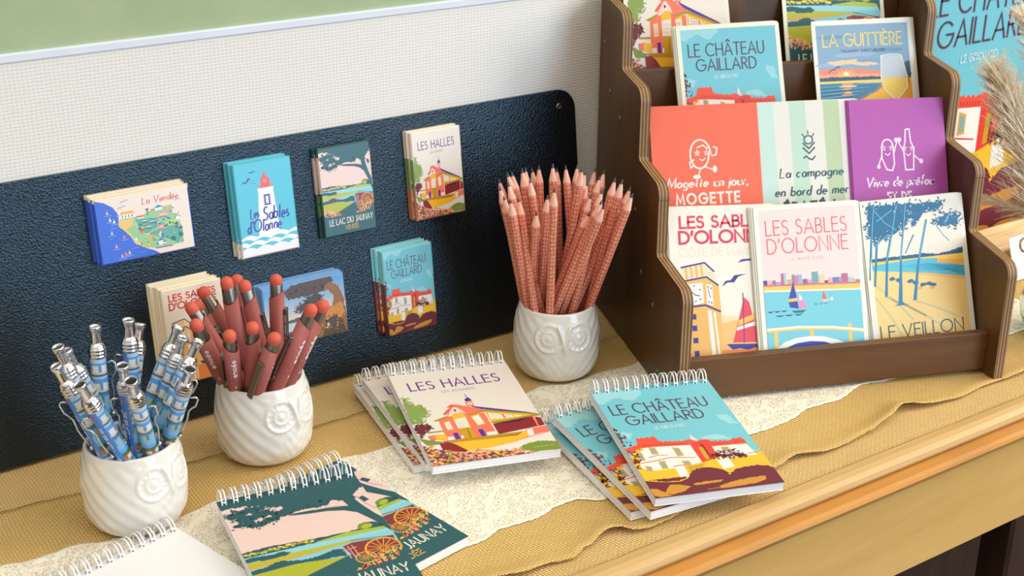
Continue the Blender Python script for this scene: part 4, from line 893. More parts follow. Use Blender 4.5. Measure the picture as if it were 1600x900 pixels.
def art_photo():
    a = Art(148, 105, (120, 176, 226), 31)
    for i in range(12): a.rect(0, i*6, 148, i*6+6.4, tuple(int(p+(q-p)*i/11) for p, q in zip((96, 160, 220), (238, 214, 190))), same=i > 0)
    a.jag([(0, 66), (30, 63), (60, 60), (90, 62), (148, 60), (148, 105), (0, 105)], (84, 90, 70), .8, 3); a.poly([(0, 70), (40, 67), (84, 68), (70, 80), (20, 84), (0, 82)], (190, 200, 206)); a.poly([(30, 88), (90, 82), (110, 90), (80, 105), (20, 105)], (206, 158, 60))
    a.jag([(36, 10), (50, 2), (80, -3), (122, -3), (130, 8), (118, 18), (100, 24), (80, 26), (60, 24), (44, 26)], (84, 62, 58), 1.8, 2.2); a.leaves([(40, 12), (70, 22), (100, 20), (118, 14)], (84, 62, 58), 90, 3.4, 9)
    for P in ([(56, 44), (66, 38), (80, 34), (98, 32), (104, 38), (88, 44), (74, 46), (64, 52)], [(74, 34), (92, 24), (104, 30), (98, 38), (84, 40)]): a.jag(P, (76, 58, 56), 1.4, 2); a.leaves(P, (76, 58, 56), 70, 3, 6)
    a.jag([(112, 14), (124, 10), (138, 20), (146, 44), (148, 105), (92, 105), (100, 80), (110, 58), (124, 52), (128, 36), (120, 24), (110, 22)], (150, 96, 44), 1.4, 3)
    a.jag([(106, 62), (122, 54), (140, 50), (146, 70), (130, 80), (112, 84)], (206, 128, 44), 1.6, 3); a.jag([(112, 76), (128, 72), (138, 80), (146, 105), (98, 105)], (88, 64, 40), 1.6, 3)
    a.leaves([(112, 60), (140, 60), (136, 90), (106, 90)], (232, 160, 60), 60, 2.2, 8); a.leaves([(112, 70), (140, 80), (136, 95), (106, 95)], (60, 44, 34), 60, 2.4, 7)
    a.text('y', 110, 88, 113, 11, 1.2, (240, 238, 230), slant=.2)
    return a
def doodle_face(a, cx, cy, W):
    for sx in (-1, 1): a.line([(cx+sx*4.4+2.6*math.cos(PI*.5+i*PI*.4*2)*1., cy-2.6*math.sin(PI*.5+i*PI*.4*2)) for i in range(6)], .9, W)
    a.line([(cx-2.5, cy+5.4), (cx, cy+7), (cx+2.5, cy+5)], .9, W)
def art_orange():
    a = Art(100, 150, (244, 108, 76), 37); W = (250, 236, 224)
    a.line([(44+9*math.cos(t_*.3)+(t_*.3-PI)*.3, 44+13*math.sin(t_*.3)) for t_ in range(22)], 1.5, W)
    a.line([(42, 38), (47, 36), (51, 39)], 1.2, W); doodle_face(a, 46, 43, W)
    a.line([(38, 49), (34, 51), (35, 56), (38, 54)], 1.2, W); a.line([(55, 46), (59, 45), (60, 39), (57, 38)], 1.2, W)
    a.line([(44, 57), (42, 62)], 1.2, W); a.ell(40, 64.4, 3.6, 1.9, W); a.line([(49, 56), (54, 58)], 1.2, W); a.ell(57, 58, 2, 3.2, W)
    a.text('Mogette un jour,', 12, 73.4, 86.5, 8.4, 1.7, W, slant=.22, contrast=.45); a.text('MOGETTE', 20, 88.3, 78, 8.8, 2.0, W, gap=.42); a.text('TOUJOURS', 20, 106, 78, 10.4, 3.0, W, gap=.42)
    return a
def art_stripe():
    a = Art(100, 150, (232, 226, 216), 41)
    for i, x in enumerate((0, 31.6, 65.1)): a.rect(x, 0, x+16, 150, [(200, 226, 216), (194, 220, 200), (190, 206, 166)][i])
    a.rect(94, 0, 100, 150, (190, 206, 166)); G_ = (50, 92, 88)
    a.line([(48.5+4.2*math.cos(PI*i/8), 35.5+3.8*math.sin(PI*i/8)) for i in range(17)], 1.3, G_)
    for x0, y0, x1, y1 in ((48.5, 27.4, 48.5, 30), (42.6, 30, 44.6, 32.6), (54.4, 30, 52.6, 32.4)): a.line([(x0, y0), (x1, y1)], 1.1, G_)
    for d in (0, 4.5): a.line([(43, 38.5+d), (48.5, 43.5+d), (54, 38.5+d)], 1.5, G_)
    a.line([(43, 52), (45.5, 50.4), (48.5, 53), (51, 54), (54, 51)], 1.4, G_)
    a.text('La campagne', 17.8, 69.2, 80.1, 8.6, 1.7, (70, 100, 104), slant=.22, contrast=.45); a.text('en bord de mer', 12.3, 86, 84, 8.6, 1.7, (60, 84, 90), slant=.22, contrast=.45); a.text('\u00c9PAT\u00c9 !'.replace('!', 'I'), 21, 102, 70, 9.4, 2.6, (50, 76, 80), gap=.5)
    return a
def art_purple():
    a = Art(100, 150, (182, 84, 170), 43); W = (246, 226, 236)
    a.line([(38+6*math.cos(PI+i*PI/8), 44+7*math.sin(PI+i*PI/8)) for i in range(9)]+[(44.5, 60), (42, 66), (36, 65), (31.5, 54), (32, 44)], 1.4, W); doodle_face(a, 38, 45, W)
    a.line([(57, 40), (58, 28.5), (62, 28), (63, 40), (66, 46), (64.5, 66), (56, 66), (55, 46), (57, 40)], 1.4, W); doodle_face(a, 60, 46, W)
    a.line([(31.5, 52), (28, 60)], 1.2, W); a.ell(27.6, 62, 1.8, 2, W); a.line([(66, 53), (71, 57)], 1.2, W); a.ell(73, 58.4, 2, 2.2, W)
    a.line([(44.5, 50), (48, 40)], 1.2, W); a.line([(55.5, 50), (50, 40)], 1.2, W); a.ell(47.4, 37.8, 2, 2.2, W); a.ell(51, 37.8, 2, 2.2, W)
    a.text('Vivre de pr\u00e9fou', 13.2, 80.4, 84, 8.6, 1.7, W, slant=.22, contrast=.45); a.text('ET DE', 35.6, 95, 60, 8.4, 1.8, W, gap=.4)
    return a
def squeeze(a, k=.915):
    a.L = [([(x, y if y > 145.5 else y*k+(3.4*(1-k) if y > 3 else 0)) for x, y in P], c, l) for P, c, l in a.L]; return a
AR = dict(halles=art_halles(), castle=art_castle(), lac=art_lac(), plage=squeeze(art_plage()), guitt=art_guitt(), veillon=squeeze(art_veillon()), clock=squeeze(art_clock()), map=art_map(), light=art_light(), photo=art_photo(), orange=art_orange(), stripe=art_stripe(), purple=art_purple())
# ---------------------------------------------------------------- the room
YW = 2.94
def struct(name, mb, mats, loc=None, rot=None): return tag(mb.obj(name, mats, None, loc, rot), kind='structure')
b = MB(); b.box(-14, 16, YW, YW+.6, -7.5, 3.13); struct('wall_back', b, M['wallpaper'])
b = MB(); b.box(-14, 16, YW+.03, YW+.6, 3.20, 17.5); struct('wall_upper', b, M['green'])
b = MB(); b.box(-14, 16, YW-.012, YW+.6, 3.13, 3.20, bev=.01); struct('trim_1', b, M['trim'])
b = MB(); b.box(-14, 16, -12, YW+.6, -7.8, -7.5); struct('floor', b, M['brown'])

# ---------------------------------------------------------------- table
tab = empty('wooden_sideboard', (2, .7, 0)); tag(tab, 'honey coloured wooden sideboard with moulded front edge standing against the white wall', 'table')
tx = lambda v: v-2
def profile_x(mb, prof, x0, x1, m=0):   # prof (y,z) extruded along x
    n = len(prof); vs = [(x0, y, z) for y, z in prof]+[(x1, y, z) for y, z in prof]
    fs = [(i, (i+1) % n, n+(i+1) % n, n+i) for i in range(n)]
    tr = tessellate_polygon([[Vector((y, z, 0)) for y, z in prof]])
    mb.add(vs, fs+[tuple(t_) for t_ in tr]+[tuple(n+i for i in t_[::-1]) for t_ in tr], m)
Y0 = .7
b = MB(); pr = [(2.9, -.03), (-1.02, -.03), (-1.03, .025), (-1.06, .042), (-1.13, .042), (-1.175, .028), (-1.205, -.005), (-1.215, -.04), (-1.205, -.066), (-1.15, -.07), (2.9, -.07)]
profile_x(b, [(y-Y0, z) for y, z in pr], tx(-12), tx(8.9)); b.obj('top_board', M['oak'], tab)
b = MB(); pr = [(-1.0, -.078), (-1.31, -.082), (-1.345, -.095), (-1.355, -.12), (-1.34, -.145), (-1.31, -.155), (-1.295, -.17), (-1.275, -.20), (-1.26, -.235), (-1.0, -.235)]
profile_x(b, [(y-Y0, z) for y, z in pr], tx(-12), tx(8.9)); b.obj('edge_moulding', M['oak_dark'], tab)
b = MB(); b.box(tx(-12), tx(8.9), -1.25-Y0, -1.10-Y0, -1.07, -.236); b.obj('apron', M['apron'], tab)
for lx in (-11.6, 5.62, 8.4): b = MB(); b.box(tx(lx), tx(lx+.42), -1.23-Y0, -.9-Y0, -7.5, -1.07, bev=.03); b.obj('leg', M['brown'], tab)
b = MB(); b.box(tx(-12), tx(8.9), .2-Y0, .3-Y0, -7.4, -1.0); b.obj('inner_panel', M['brown'], tab)
b = MB(); b.box(tx(-12), tx(8.9), -.9-Y0, 2.85-Y0, -6.6, -6.45); b.obj('lower_shelf', M['brown'], tab)

# ---------------------------------------------------------------- cloths
def interp(P, x):
    if x <= P[0][0]: return P[0][1]
    for (x0, y0), (x1, y1) in zip(P, P[1:]):
        if x <= x1: t_ = (x-x0)/(x1-x0); t_ = t_*t_*(3-2*t_); return y0+(y1-y0)*t_
    return P[-1][1]
def cloth(name, front, back, x0, x1, z0, lift, nx=260, ny=26, th=.006, amp=.0, seed=0, m=None, edge=False, ripple=None):
    b = MB(); r = random.Random(seed)
    for i in range(nx+1):
        x = x0+(x1-x0)*i/nx; yf = interp(front, x)+(r.uniform(-.006, .006)); yb = interp(back, x)+(r.uniform(-.006, .006))
        for j in range(ny+1):
            s_ = j/ny; y = yf+(yb-yf)*s_; d = (y-yf)
            z = z0+lift(x)*math.exp(-(d/.11)**2)+amp*(math.sin(x*2.1+y*1.3)+math.sin(y*3.7-x*.9))*.5
            b.v.append((x, y, z))
    for i in range(nx):
        for j in range(ny):
            a = i*(ny+1)+j; b.f.append((a, a+ny+1, a+ny+2, a+1)); b.m.append(0); b.sm.append(True)
            e = 1. if (j < 1 or j >= ny-1) else 0.
            b.c.append((e, e, e, 1))
    o = b.obj(name, m); md = o.modifiers.new('thickness', 'SOLIDIFY'); md.thickness = th*S; md.offset = -1; return o
fr = [(-12, -1.02), (8.8, -1.02)]; bk = [(-12, 2.9), (8.8, 2.9)]
tag(cloth('burlap_cloth', fr, bk, -11.8, 8.7, -.020, lambda x: .0, 200, 30, .008, .0, 1, M['burlap_low']), 'pale burlap cloth covering the whole table top under the other cloths', 'tablecloth')
fr = [(-12, -.75), (-6, -.80), (-3, -.70), (-1, -.82), (.3, -.76), (.56, -.82), (.71, -.80), (.93, -.84), (1.13, -.78), (1.33, -.72), (1.44, -.73), (1.53, -.82), (1.67, -.84), (2.2, -.80), (3.04, -.73), (3.29, -.69), (3.58, -.76), (3.82, -.75), (4.13, -.73), (4.34, -.70), (4.69, -.61), (4.92, -.68), (5.28, -.72), (5.69, -.69), (6.18, -.72), (8.8, -.76)]
bk = [(-12, 2.0), (-2.25, 2.06), (-1.96, 2.05), (-1.6, 2.0), (0, 1.97), (3, 2.02), (8.8, 1.95)]
lift = lambda x: .028+.030*max(0, math.sin(x*3.1+.6))+.05*math.exp(-((x-4.65)/.35)**2)+.035*math.exp(-((x-1.35)/.2)**2)+.03*math.exp(-((x-3.3)/.25)**2)
rn = cloth('burlap_runner', fr, bk, -11.8, 8.6, -.010, lift, 420, 40, .01, .0, 2, M['burlap']); tag(rn, 'golden burlap runner with a wavy frayed edge lying over the paler burlap', 'table runner')
up = [(-8, 1.3), (-2.44, 1.34), (-2.29, 1.29), (-2.11, 1.29), (-1.94, 1.31), (-1.71, 1.23), (-1.4, 1.2), (-1.15, 1.25), (-.83, 1.31), (-.4, 1.24), (0, 1.3), (.27, 1.36), (.48, 1.32), (.71, 1.32), (1.2, 1.42), (1.7, 1.36), (2.12, 1.48), (2.35, 1.52), (2.6, 1.43), (2.96, 1.45), (3.32, 1.41), (3.6, 1.5), (5, 1.45), (8, 1.5)]
lo = [(-8, -.3), (-.2, -.3), (.2, -.24), (.42, -.29), (.52, -.29), (.72, -.23), (1.03, -.26), (1.25, -.21), (1.41, -.2), (1.62, -.33), (2.1, -.2), (2.7, -.25), (3.22, -.18), (3.45, -.2), (3.71, -.19), (4.01, -.12), (4.37, -.15), (4.75, -.06), (5.08, -.13), (6, -.1), (8, -.1)]
lc = cloth('lace_runner', lo, up, -7.5, 7.6, -.003, lambda x: .004, 560, 60, .002, .0, 3, M['lace'], True); tag(lc, 'cream floral lace runner with scalloped edges lying along the burlap', 'table runner')

# ---------------------------------------------------------------- magnetic board
LEAN = 0.1210; YB = 2.6361; BH = 2.2563
board = empty('magnetic_board', (0, YB, 0), (PI/2-LEAN, 0, 0)); tag(board, 'long black textured metal board leaning against the white wall', 'board')
def rrect(x0, x1, y0, y1, r, n=6, corners=(1, 1, 1, 1)):
    P = []
    for k, (cx, cy, a) in enumerate(((x1-r, y1-r, 0), (x0+r, y1-r, 90), (x0+r, y0+r, 180), (x1-r, y0+r, 270))):
        if corners[k]: P += arc(cx, cy, r, r, a, a+90, n)
        else: P.append(((x1 if k in (0, 3) else x0), (y1 if k in (0, 1) else y0)))
    return P
b = MB(); b.prism(rrect(-4.3, 3.69, 0.012, BH, .2, 8), -.03, 0); b.obj('metal_sheet', M['board'], board)
for sx in (3.50, -4.1):
    b = MB(); b.lathe([(.034, 0), (.034, .006), (.024, .012), (.008, .012), (.006, .007), (0, .007)], 20); b.obj('screw', M['gun'], board, (sx, BH-.16, 0))

def magnet_mesh(key, w, h, t, sides, bleed=(0, 0, 1, 1)):
    """sides: list of (fraction of height from the top, colour) for the wrapped print"""
    b = MB(); r = .012
    a = AR[key]; b_ = sides+[(1.01, None)]
    ys = []
    for i, (f, c) in enumerate(sides): ys.append((.5-f)*h)
    ys.append(-h/2)
    for i, (f, c) in enumerate(sides):
        y1, y0 = ys[i], ys[i+1]; c = lin(c)
        for xs, xi in ((-1, -1), (1, 1)):
            x = xs*w/2; x2 = x-xi*r
            q = [(x, y0, 0), (x, y1, 0), (x, y1, t-r), (x, y0, t-r)]; q2 = [(x, y0, t-r), (x, y1, t-r), (x2, y1, t), (x2, y0, t)]
            for Q in (q, q2): b.add(Q if xi < 0 else Q[::-1], [(0, 3, 2, 1)], 0, c)
        if i == 0: b.add([(-w/2, h/2, 0), (w/2, h/2, 0), (w/2, h/2, t-r), (-w/2, h/2, t-r), (w/2-r, h/2-r, t), (-w/2+r, h/2-r, t)], [(0, 3, 2, 1), (3, 5, 4, 2)], 0, c)
        if i == len(sides)-1: b.add([(-w/2, -h/2, 0), (w/2, -h/2, 0), (w/2, -h/2, t-r), (-w/2, -h/2, t-r), (w/2-r, -h/2+r, t), (-w/2+r, -h/2+r, t)], [(0, 1, 2, 3), (3, 2, 4, 5)], 0, c)
    b.add([(-w/2, -h/2, 0), (-w/2, h/2, 0), (w/2, h/2, 0), (w/2, -h/2, 0)], [(0, 1, 2, 3)], 0, lin((40, 40, 40)))
    a.place(b, w-2*r, h-2*r, t-.0002, eps=2e-5, y0={'castle': 11, 'halles': 7, 'lac': 7}.get(key, 0))
    return b.mesh('magnet', M['gloss'])
ORD = ['front', 'second', 'third', 'fourth', 'fifth', 'sixth']
def magnet_stack(key, desc, u, v, w, h, n, th, dx, dy, sides, rot=0.):
    me = magnet_mesh(key, w, h, th, sides); Bm = Matrix.Translation(Vector((0, YB*S, TZ))) @ Matrix.Rotation(PI/2-LEAN, 4, 'X')
    for k in range(n):     # k = 0 is the front one
        o = bpy.data.objects.new('souvenir_magnet', me); C.objects.link(o)
        lay = n-1-k; zz = lay*(th+.0015)+.0015
        jx = dx*k+(.006*math.sin(k*2.3+u*7)); jy = dy*k+(.005*math.cos(k*1.9+u*5))
        o.matrix_world = Bm @ Matrix.Translation(Vector(((u+jx)*S, (v+jy)*S, zz*S))) @ Matrix.Rotation(rot+(.006*math.sin(k*3.1)), 4, 'Z')
        if k == 0: l = desc+', front of its stack'
        else: l = desc+', %s in its stack' % ORD[k]
        tag(o, l, 'magnet', 'magnets on the black board')
magnet_stack('map', 'horizontal magnet with an illustrated blue and cream coast map', -.687, 1.765, .785, .535, 4, .025, -.011, .009, [(0, (236, 214, 186)), (.06, (42, 90, 200))])
magnet_stack('light', 'turquoise magnet with a red and white lighthouse', .36, 1.705, .53, .80, 4, .025, -.010, .005, [(0, (84, 186, 206)), (.84, (236, 226, 214))])
magnet_stack('lac', 'dark green magnet with a lake and a cart', 1.135, 1.715, .515, .79, 2, .04, -.008, -.004, [(0, (38, 80, 84)), (.1, (220, 190, 180)), (.5, (60, 110, 80)), (.75, (38, 80, 84))])
magnet_stack('halles', 'cream magnet with an orange market hall', 2.055, 1.71, .525, .80, 3, .030, -.010, .005, [(0, (240, 222, 200)), (.3, (120, 150, 90)), (.65, (196, 120, 90))])
magnet_stack('castle', 'small sky blue magnet with a red-topped castle', 1.668, .70, .525, .80, 4, .025, -.020, .010, [(0, (130, 205, 210)), (.38, (120, 60, 60)), (.85, (84, 32, 44))])
magnet_stack('photo', 'horizontal photo magnet with a tree above a lagoon', .62, .74, .785, .55, 5, .022, -.010, .006, [(0, (110, 160, 210)), (.45, (190, 210, 226)), (.7, (90, 92, 84))])
magnet_stack('clock', 'cream magnet with red lettering and a clock tower, behind the pens', -.385, .79, .525, .83, 5, .025, -.018, .010, [(0, (244, 230, 196)), (.8, (244, 200, 130))])

# ---------------------------------------------------------------- owl cups
def cup_mesh(face, s):
    prof = [(.0, .0), (.20, .0), (.30, .004), (.325, .02)]
    outer = [(.338, .02), (.372, .05), (.396, .10), (.413, .18), (.421, .27), (.422, .36), (.417, .45), (.406, .52), (.393, .58), (.379, .64), (.371, .675)]
    rim = [(.368, .685), (.362, .692), (.352, .695), (.342, .692), (.336, .685)]
    inner = [(.335, .67), (.35, .58), (.37, .45), (.37, .3), (.355, .15), (.32, .07), (.2, .05), (0, .05)]
    fine = []
    N = 110
    def rad(z):
        for k, ((r0, z0), (r1, z1)) in enumerate(zip(outer, outer[1:])):
            if z <= z1+1e-9: return r0+(r1-r0)*(z-z0)/(z1-z0)
        return outer[-1][0]
    for i in range(N+1):
        z = .02+(.675-.02)*i/N; w_ = min(.05, z-.02, .675-z)
        fine.append((sum(rad(z+w_*q/4) for q in range(-4, 5))/9, z))
    P = prof[1:3]+fine+rim+inner[:-1]
    n = 288; vs = []; fs = []
    def relief(th, z):
        a = math.atan2(math.sin(th-face), math.cos(th-face)); d = 0.
        x = a*.41; fade = min(1, (z-.02)/.06)*min(1, max(0, (.66-z)/.04)); best = 9
        for sx in (-1, 1):
            ex = sx*.150; ez = .475; r = math.hypot(x-ex, (z-ez)*1.02); best = min(best, r)
            d += .011*math.exp(-((r-.130)/.017)**2)+.007*math.exp(-((r-.062)/.014)**2)+.012*math.exp(-(r/.034)**2)
            if .07 < r < .125: d += .0012*math.sin(14*math.atan2(z-ez, x-ex))
        d += .020*math.exp(-((abs(x)-(z-.40)*.30)/.016)**2) if .36 < z < .60 and abs(x) < .1 else 0
        d += .022*math.exp(-((x/.022)**2+((z-.365)/.045)**2))
        if abs(x) > .14 and best > .15:
            w = min(1, (abs(x)-.14)/.08, (best-.15)/.03); u_ = abs(a)*2.7+z*7.5; v_ = abs(a)*3.2-z*9.0
            d += w*(.0050*(math.sin(u_*3.0)*.5+.5)**1.3*(.72+.28*math.sin(v_*5.0))+.0026*math.sin(v_*5.0))
        elif best > .15 and z < .33: d += .0035*math.sin(x*52)*math.sin(z*52+1.5*math.cos(x*26))
        return d*fade
    for (r, z) in P:
        on = (r, z) in fine
        for k in range(n):
            th = 2*PI*k/n; rr = r+(relief(th, z) if on and z > .02 else 0)
            vs.append((rr*s*math.cos(th), rr*s*math.sin(th), z*s*1.055))
    for k in range(len(P)-1):
        for i in range(n): j = (i+1) % n; fs.append((k*n+i, k*n+j, (k+1)*n+j, (k+1)*n+i))
    b = MB(); b.add(vs, fs, 0, None, True); b.add(vs[:n], [tuple(range(n-1, -1, -1))]); b.add(vs[-n:], [tuple(range(n))])
    return b
for (x, y, s, f, l) in ((-1.415, 1.403, .897, -66, 'white ceramic owl cup holding the blue pens'), (-.182, 1.821, .920, -72, 'white ceramic owl cup holding the rose coloured pens'), (2.666, 1.732, .925, -115.6, 'white ceramic owl cup holding the pencils')):
    o = cup_mesh(math.radians(f), s).obj('owl_cup', M['ceramic'], None, (x, y, .0)); tag(o, l, 'cup', 'white owl cups')

# ---------------------------------------------------------------- pens and pencils
PENS = {"pencil": [[2.6534, 1.8585, 0.06, 2.3758, 2.2474, 1.7336], [2.6246, 1.9264, 0.06, 2.2131, 1.9933, 1.7659], [2.754, 1.7985, 0.06, 2.3655, 2.1006, 1.8362], [2.7107, 1.8437, 0.06, 2.4508, 2.1554, 1.8122], [2.5888, 1.9662, 0.06, 2.1026, 1.7657, 1.7627], [2.5781, 1.609, 0.06, 2.3013, 1.993, 1.7885], [2.5134, 1.8034, 0.06, 2.1111, 1.6837, 1.7575], [2.4608, 1.6253, 0.06, 2.2271, 1.7289, 1.7338], [2.6463, 1.7966, 0.06, 2.4382, 1.9804, 1.8908], [2.6571, 1.979, 0.06, 2.5804, 2.1274, 1.8362], [2.8692, 1.8705, 0.06, 2.7187, 2.2256, 1.7807], [2.6953, 1.7778, 0.06, 2.4608, 1.8925, 1.8204], [2.6812, 1.9161, 0.06, 2.7317, 2.1352, 1.8282], [2.5288, 1.9423, 0.06, 2.2736, 1.5262, 1.6591], [2.7991, 1.9399, 0.06, 2.7596, 1.9634, 1.8842], [2.7349, 1.7191, 0.06, 3.0788, 2.3333, 1.6899], [2.5101, 1.6423, 0.06, 2.3481, 1.3799, 1.8973], [2.5713, 1.8962, 0.06, 2.4594, 1.6238, 1.7422], [2.9015, 1.677, 0.06, 2.9416, 2.0191, 1.8227], [2.8169, 1.8224, 0.06, 3.0915, 2.0417, 1.799], [2.74, 1.9161, 0.06, 2.8255, 1.6248, 1.9267], [2.7202, 1.9736, 0.06, 2.9034, 1.6781, 1.8717], [2.514, 1.5562, 0.06, 3.0481, 1.8371, 1.6997], [2.4628, 1.748, 0.06, 2.9423, 1.6355, 1.655], [2.4844, 1.8967, 0.06, 2.7031, 1.3479, 1.6232], [2.6832, 1.6709, 0.06, 3.3938, 2.1644, 1.6802], [2.6413, 1.7241, 0.06, 3.176, 1.8114, 1.7381], [2.6262, 1.6422, 0.06, 2.8206, 1.333, 1.8115], [2.4189, 1.7847, 0.06, 2.7303, 1.2147, 1.7647], [2.569, 1.8306, 0.06, 2.6895, 1.1289, 1.7543], [2.647, 1.5914, 0.06, 3.3165, 1.9297, 1.7363], [2.8275, 1.7558, 0.06, 3.0666, 1.4628, 1.835], [2.8087, 1.6652, 0.06, 3.0151, 1.3007, 1.8719], [2.5267, 1.7342, 0.06, 3.2931, 1.6171, 1.6519], [2.5814, 1.7054, 0.06, 3.1018, 1.4135, 1.6716], [2.7847, 1.7268, 0.06, 3.1861, 1.3944, 1.7499], [2.7397, 1.6551, 0.06, 3.041, 1.1876, 1.774]], "rose": [[-0.1803, 1.9304, 0.05, -0.3763, 1.9261, 1.5176], [-0.0852, 1.8942, 0.05, -0.1293, 2.3175, 1.3549], [-0.0272, 1.6776, 0.05, -0.2309, 1.9335, 1.4571], [0.0067, 1.9424, 0.05, 0.0691, 1.9801, 1.4241], [0.0339, 1.7745, 0.05, -0.453, 2.2577, 1.3368], [-0.0727, 1.7822, 0.05, -0.6755, 1.9702, 1.3563], [-0.0856, 2.027, 0.05, -0.5769, 2.0795, 1.3081], [-0.201, 2.0496, 0.05, -0.7432, 1.7, 1.3231], [-0.3176, 2.0006, 0.05, -0.5706, 1.4619, 1.2789], [-0.2835, 1.8977, 0.05, -0.3796, 1.4577, 1.3043], [-0.3956, 1.887, 0.05, -0.2692, 1.2976, 1.2463], [-0.384, 1.7506, 0.05, 0.0683, 1.3327, 1.3924], [-0.2798, 1.7734, 0.05, 0.1759, 1.3481, 1.3966]], "blue": [[-1.5355, 1.602, 0.05, -1.4798, 1.721, 1.456], [-1.3177, 1.6056, 0.05, -1.2611, 1.6321, 1.4863], [-1.5155, 1.5221, 0.05, -1.1061, 1.8516, 1.3374], [-1.4824, 1.4155, 0.05, -1.8413, 1.4147, 1.5024], [-1.3139, 1.3912, 0.05, -1.7618, 1.5177, 1.4152], [-1.4174, 1.2013, 0.05, -1.8948, 1.3287, 1.4072], [-1.2858, 1.2328, 0.05, -1.819, 1.0855, 1.3431], [-1.3634, 1.3045, 0.05, -1.5013, 1.1207, 1.3898], [-1.2068, 1.3572, 0.05, -1.5193, 0.914, 1.362], [-1.6154, 1.5008, 0.05, -0.9192, 1.5477, 1.378], [-1.4102, 1.5309, 0.05, -0.948, 1.4006, 1.3541], [-1.6079, 1.3283, 0.05, -0.8584, 1.3254, 1.3386], [-1.2826, 1.5129, 0.05, -1.0867, 0.941, 1.3245]]}
WN = ['one', 'two', 'three', 'four', 'five', 'six', 'seven', 'eight', 'nine', 'ten', 'eleven', 'twelve', 'thirteen', 'fourteen', 'fifteen', 'sixteen', 'seventeen', 'eighteen', 'nineteen', 'twenty']
def nth(i):
    o = ['leftmost', 'second', 'third', 'fourth', 'fifth', 'sixth', 'seventh', 'eighth', 'ninth', 'tenth', 'eleventh', 'twelfth', 'thirteenth', 'fourteenth', 'fifteenth', 'sixteenth', 'seventeenth', 'eighteenth', 'nineteenth']
    if i < 19: return o[i]
    i += 1
    return ['twentieth', 'thirtieth'][i//10-2] if i % 10 == 0 else ['twenty', 'thirty'][i//10-2]+'-'+['', 'first', 'second', 'third', 'fourth', 'fifth', 'sixth', 'seventh', 'eighth', 'ninth'][i % 10]
def rank_text(i, n):
    if i == 0: return 'leftmost tip of all'
    if i == n-1: return 'rightmost tip of all'
    if i < (n+1)//2: return 'tip %s from left' % nth(i)
    j = n-1-i; return 'tip %s from right' % nth(j)
from bpy_extras.object_utils import world_to_camera_view
bpy.context.view_layer.update()
def order(lst):
    xs = [world_to_camera_view(sc, cam, Vector((p[3]*S, p[4]*S, TZ+p[5]*S))).x for p in lst]
    idx = sorted(range(len(lst)), key=lambda i: xs[i]); return {i: k for k, i in enumerate(idx)}
def aim(root, p, L, roll):
    """stand the thing (its local z from 0 to L) so that its top is at the tip point"""
    b = Vector(p[:3]); t_ = Vector(p[3:]); d = t_-b; l = d.length; d.normalize(); st = t_-d*L*min(1.06, max(.94, l/L))
    q = d.to_track_quat('Z', 'Y'); root.rotation_mode = 'QUATERNION'; root.rotation_quaternion = q @ Euler((0, 0, roll)).to_quaternion()
    root.location = (st.x*S, st.y*S, TZ+st.z*S); k = min(1.06, max(.94, l/L)); root.scale = (1, 1, k)
# pencil
LP = 1.78
pc = empty('pencil'); b = MB(); b.lathe([(.0, 0), (.033, 0), (.0365, .006), (.0365, 1.62), (.035, 1.625)], 20, cap=False); b.obj('barrel', M['pencil'], pc)
b = MB(); b.lathe([(.0355, 1.618), (.0352, 1.627), (.0345, 1.635), (.0125, 1.738)], 20, cap=True); b.obj('sharpened_wood', M['cedar'], pc)
b = MB(); b.lathe([(.0125, 1.733), (.0115, 1.74), (.003, 1.78), (0, 1.782)], 12, cap=False); b.obj('lead', M['lead'], pc)
lst = PENS['pencil']; od = order(lst); rr = random.Random(4)
for i, p in enumerate(lst):
    o = pc if i == 0 else copy_thing(pc); aim(o, p, LP, rr.uniform(0, 6)); tag(o, 'sharpened pencil with red tile pattern in owl cup, '+rank_text(od[i], len(lst)), 'pencil', 'pencils in the owl cup')
# rose pen
LR = 1.45
rp = empty('stylus_pen'); b = MB(); n = 28; vs = []; fs = []
prof = [(.0, .02), (.03, .03), (.05, .12), (.060, .2), (.061, .9), (.061, 1.20)]
b.lathe(prof[:-1], n, cap=False)
ring = []; base = [(.061*math.cos(2*PI*k/n), .061*math.sin(2*PI*k/n), .9) for k in range(n)]
topr = [(.061*math.cos(2*PI*k/n), .061*math.sin(2*PI*k/n), 1.27+.035*math.cos(2*PI*k/n)) for k in range(n)]; inr = [(x*.86, y*.86, z-.002) for x, y, z in topr]; inb = [(x*.86, y*.86, z-.06) for x, y, z in topr]
b.add(base+topr+inr+inb, [(r_*n+k, r_*n+(k+1) % n, (r_+1)*n+(k+1) % n, (r_+1)*n+k) for r_ in range(3) for k in range(n)], 0, None, True); rb_ = b.obj('barrel', M['rose'], rp)
b = MB(); b.lathe([(.049, 1.1), (.0495, 1.36), (.047, 1.365)], 24); b.obj('metal_collar', M['gun'], rp)
b = MB(); b.lathe([(.047, 1.362), (.0505, 1.372)]+[(.0505*math.cos(a*PI/16), 1.40+.050*math.sin(a*PI/16)) for a in range(9)], 24, cap=False); b.obj('rubber_tip', M['tip'], rp)
b = MB(); b.box(.052, .075, -.026, .026, 1.10, 1.155, bev=.004); b.box(.072, .086, -.027, .027, .74, 1.155, bev=.004); b.box(.058, .086, -.02, .02, .74, .775, bev=.003); b.obj('clip', M['gun'], rp)
b = MB(); a = Art(60, 10, (0, 0, 0)); a.L = []; a.text('- Vend\u00e9e', 2, 7.2, 30, 5, .8, (235, 225, 215), gap=.25)
for pts, c, lv in a.L:
    b.add([(.0616*math.cos(PI*.62+(y-5)*.15), .0616*math.sin(PI*.62+(y-5)*.15), .78+x*.0125) for x, y in pts][::-1], [(0, 1, 2, 3)], 0)
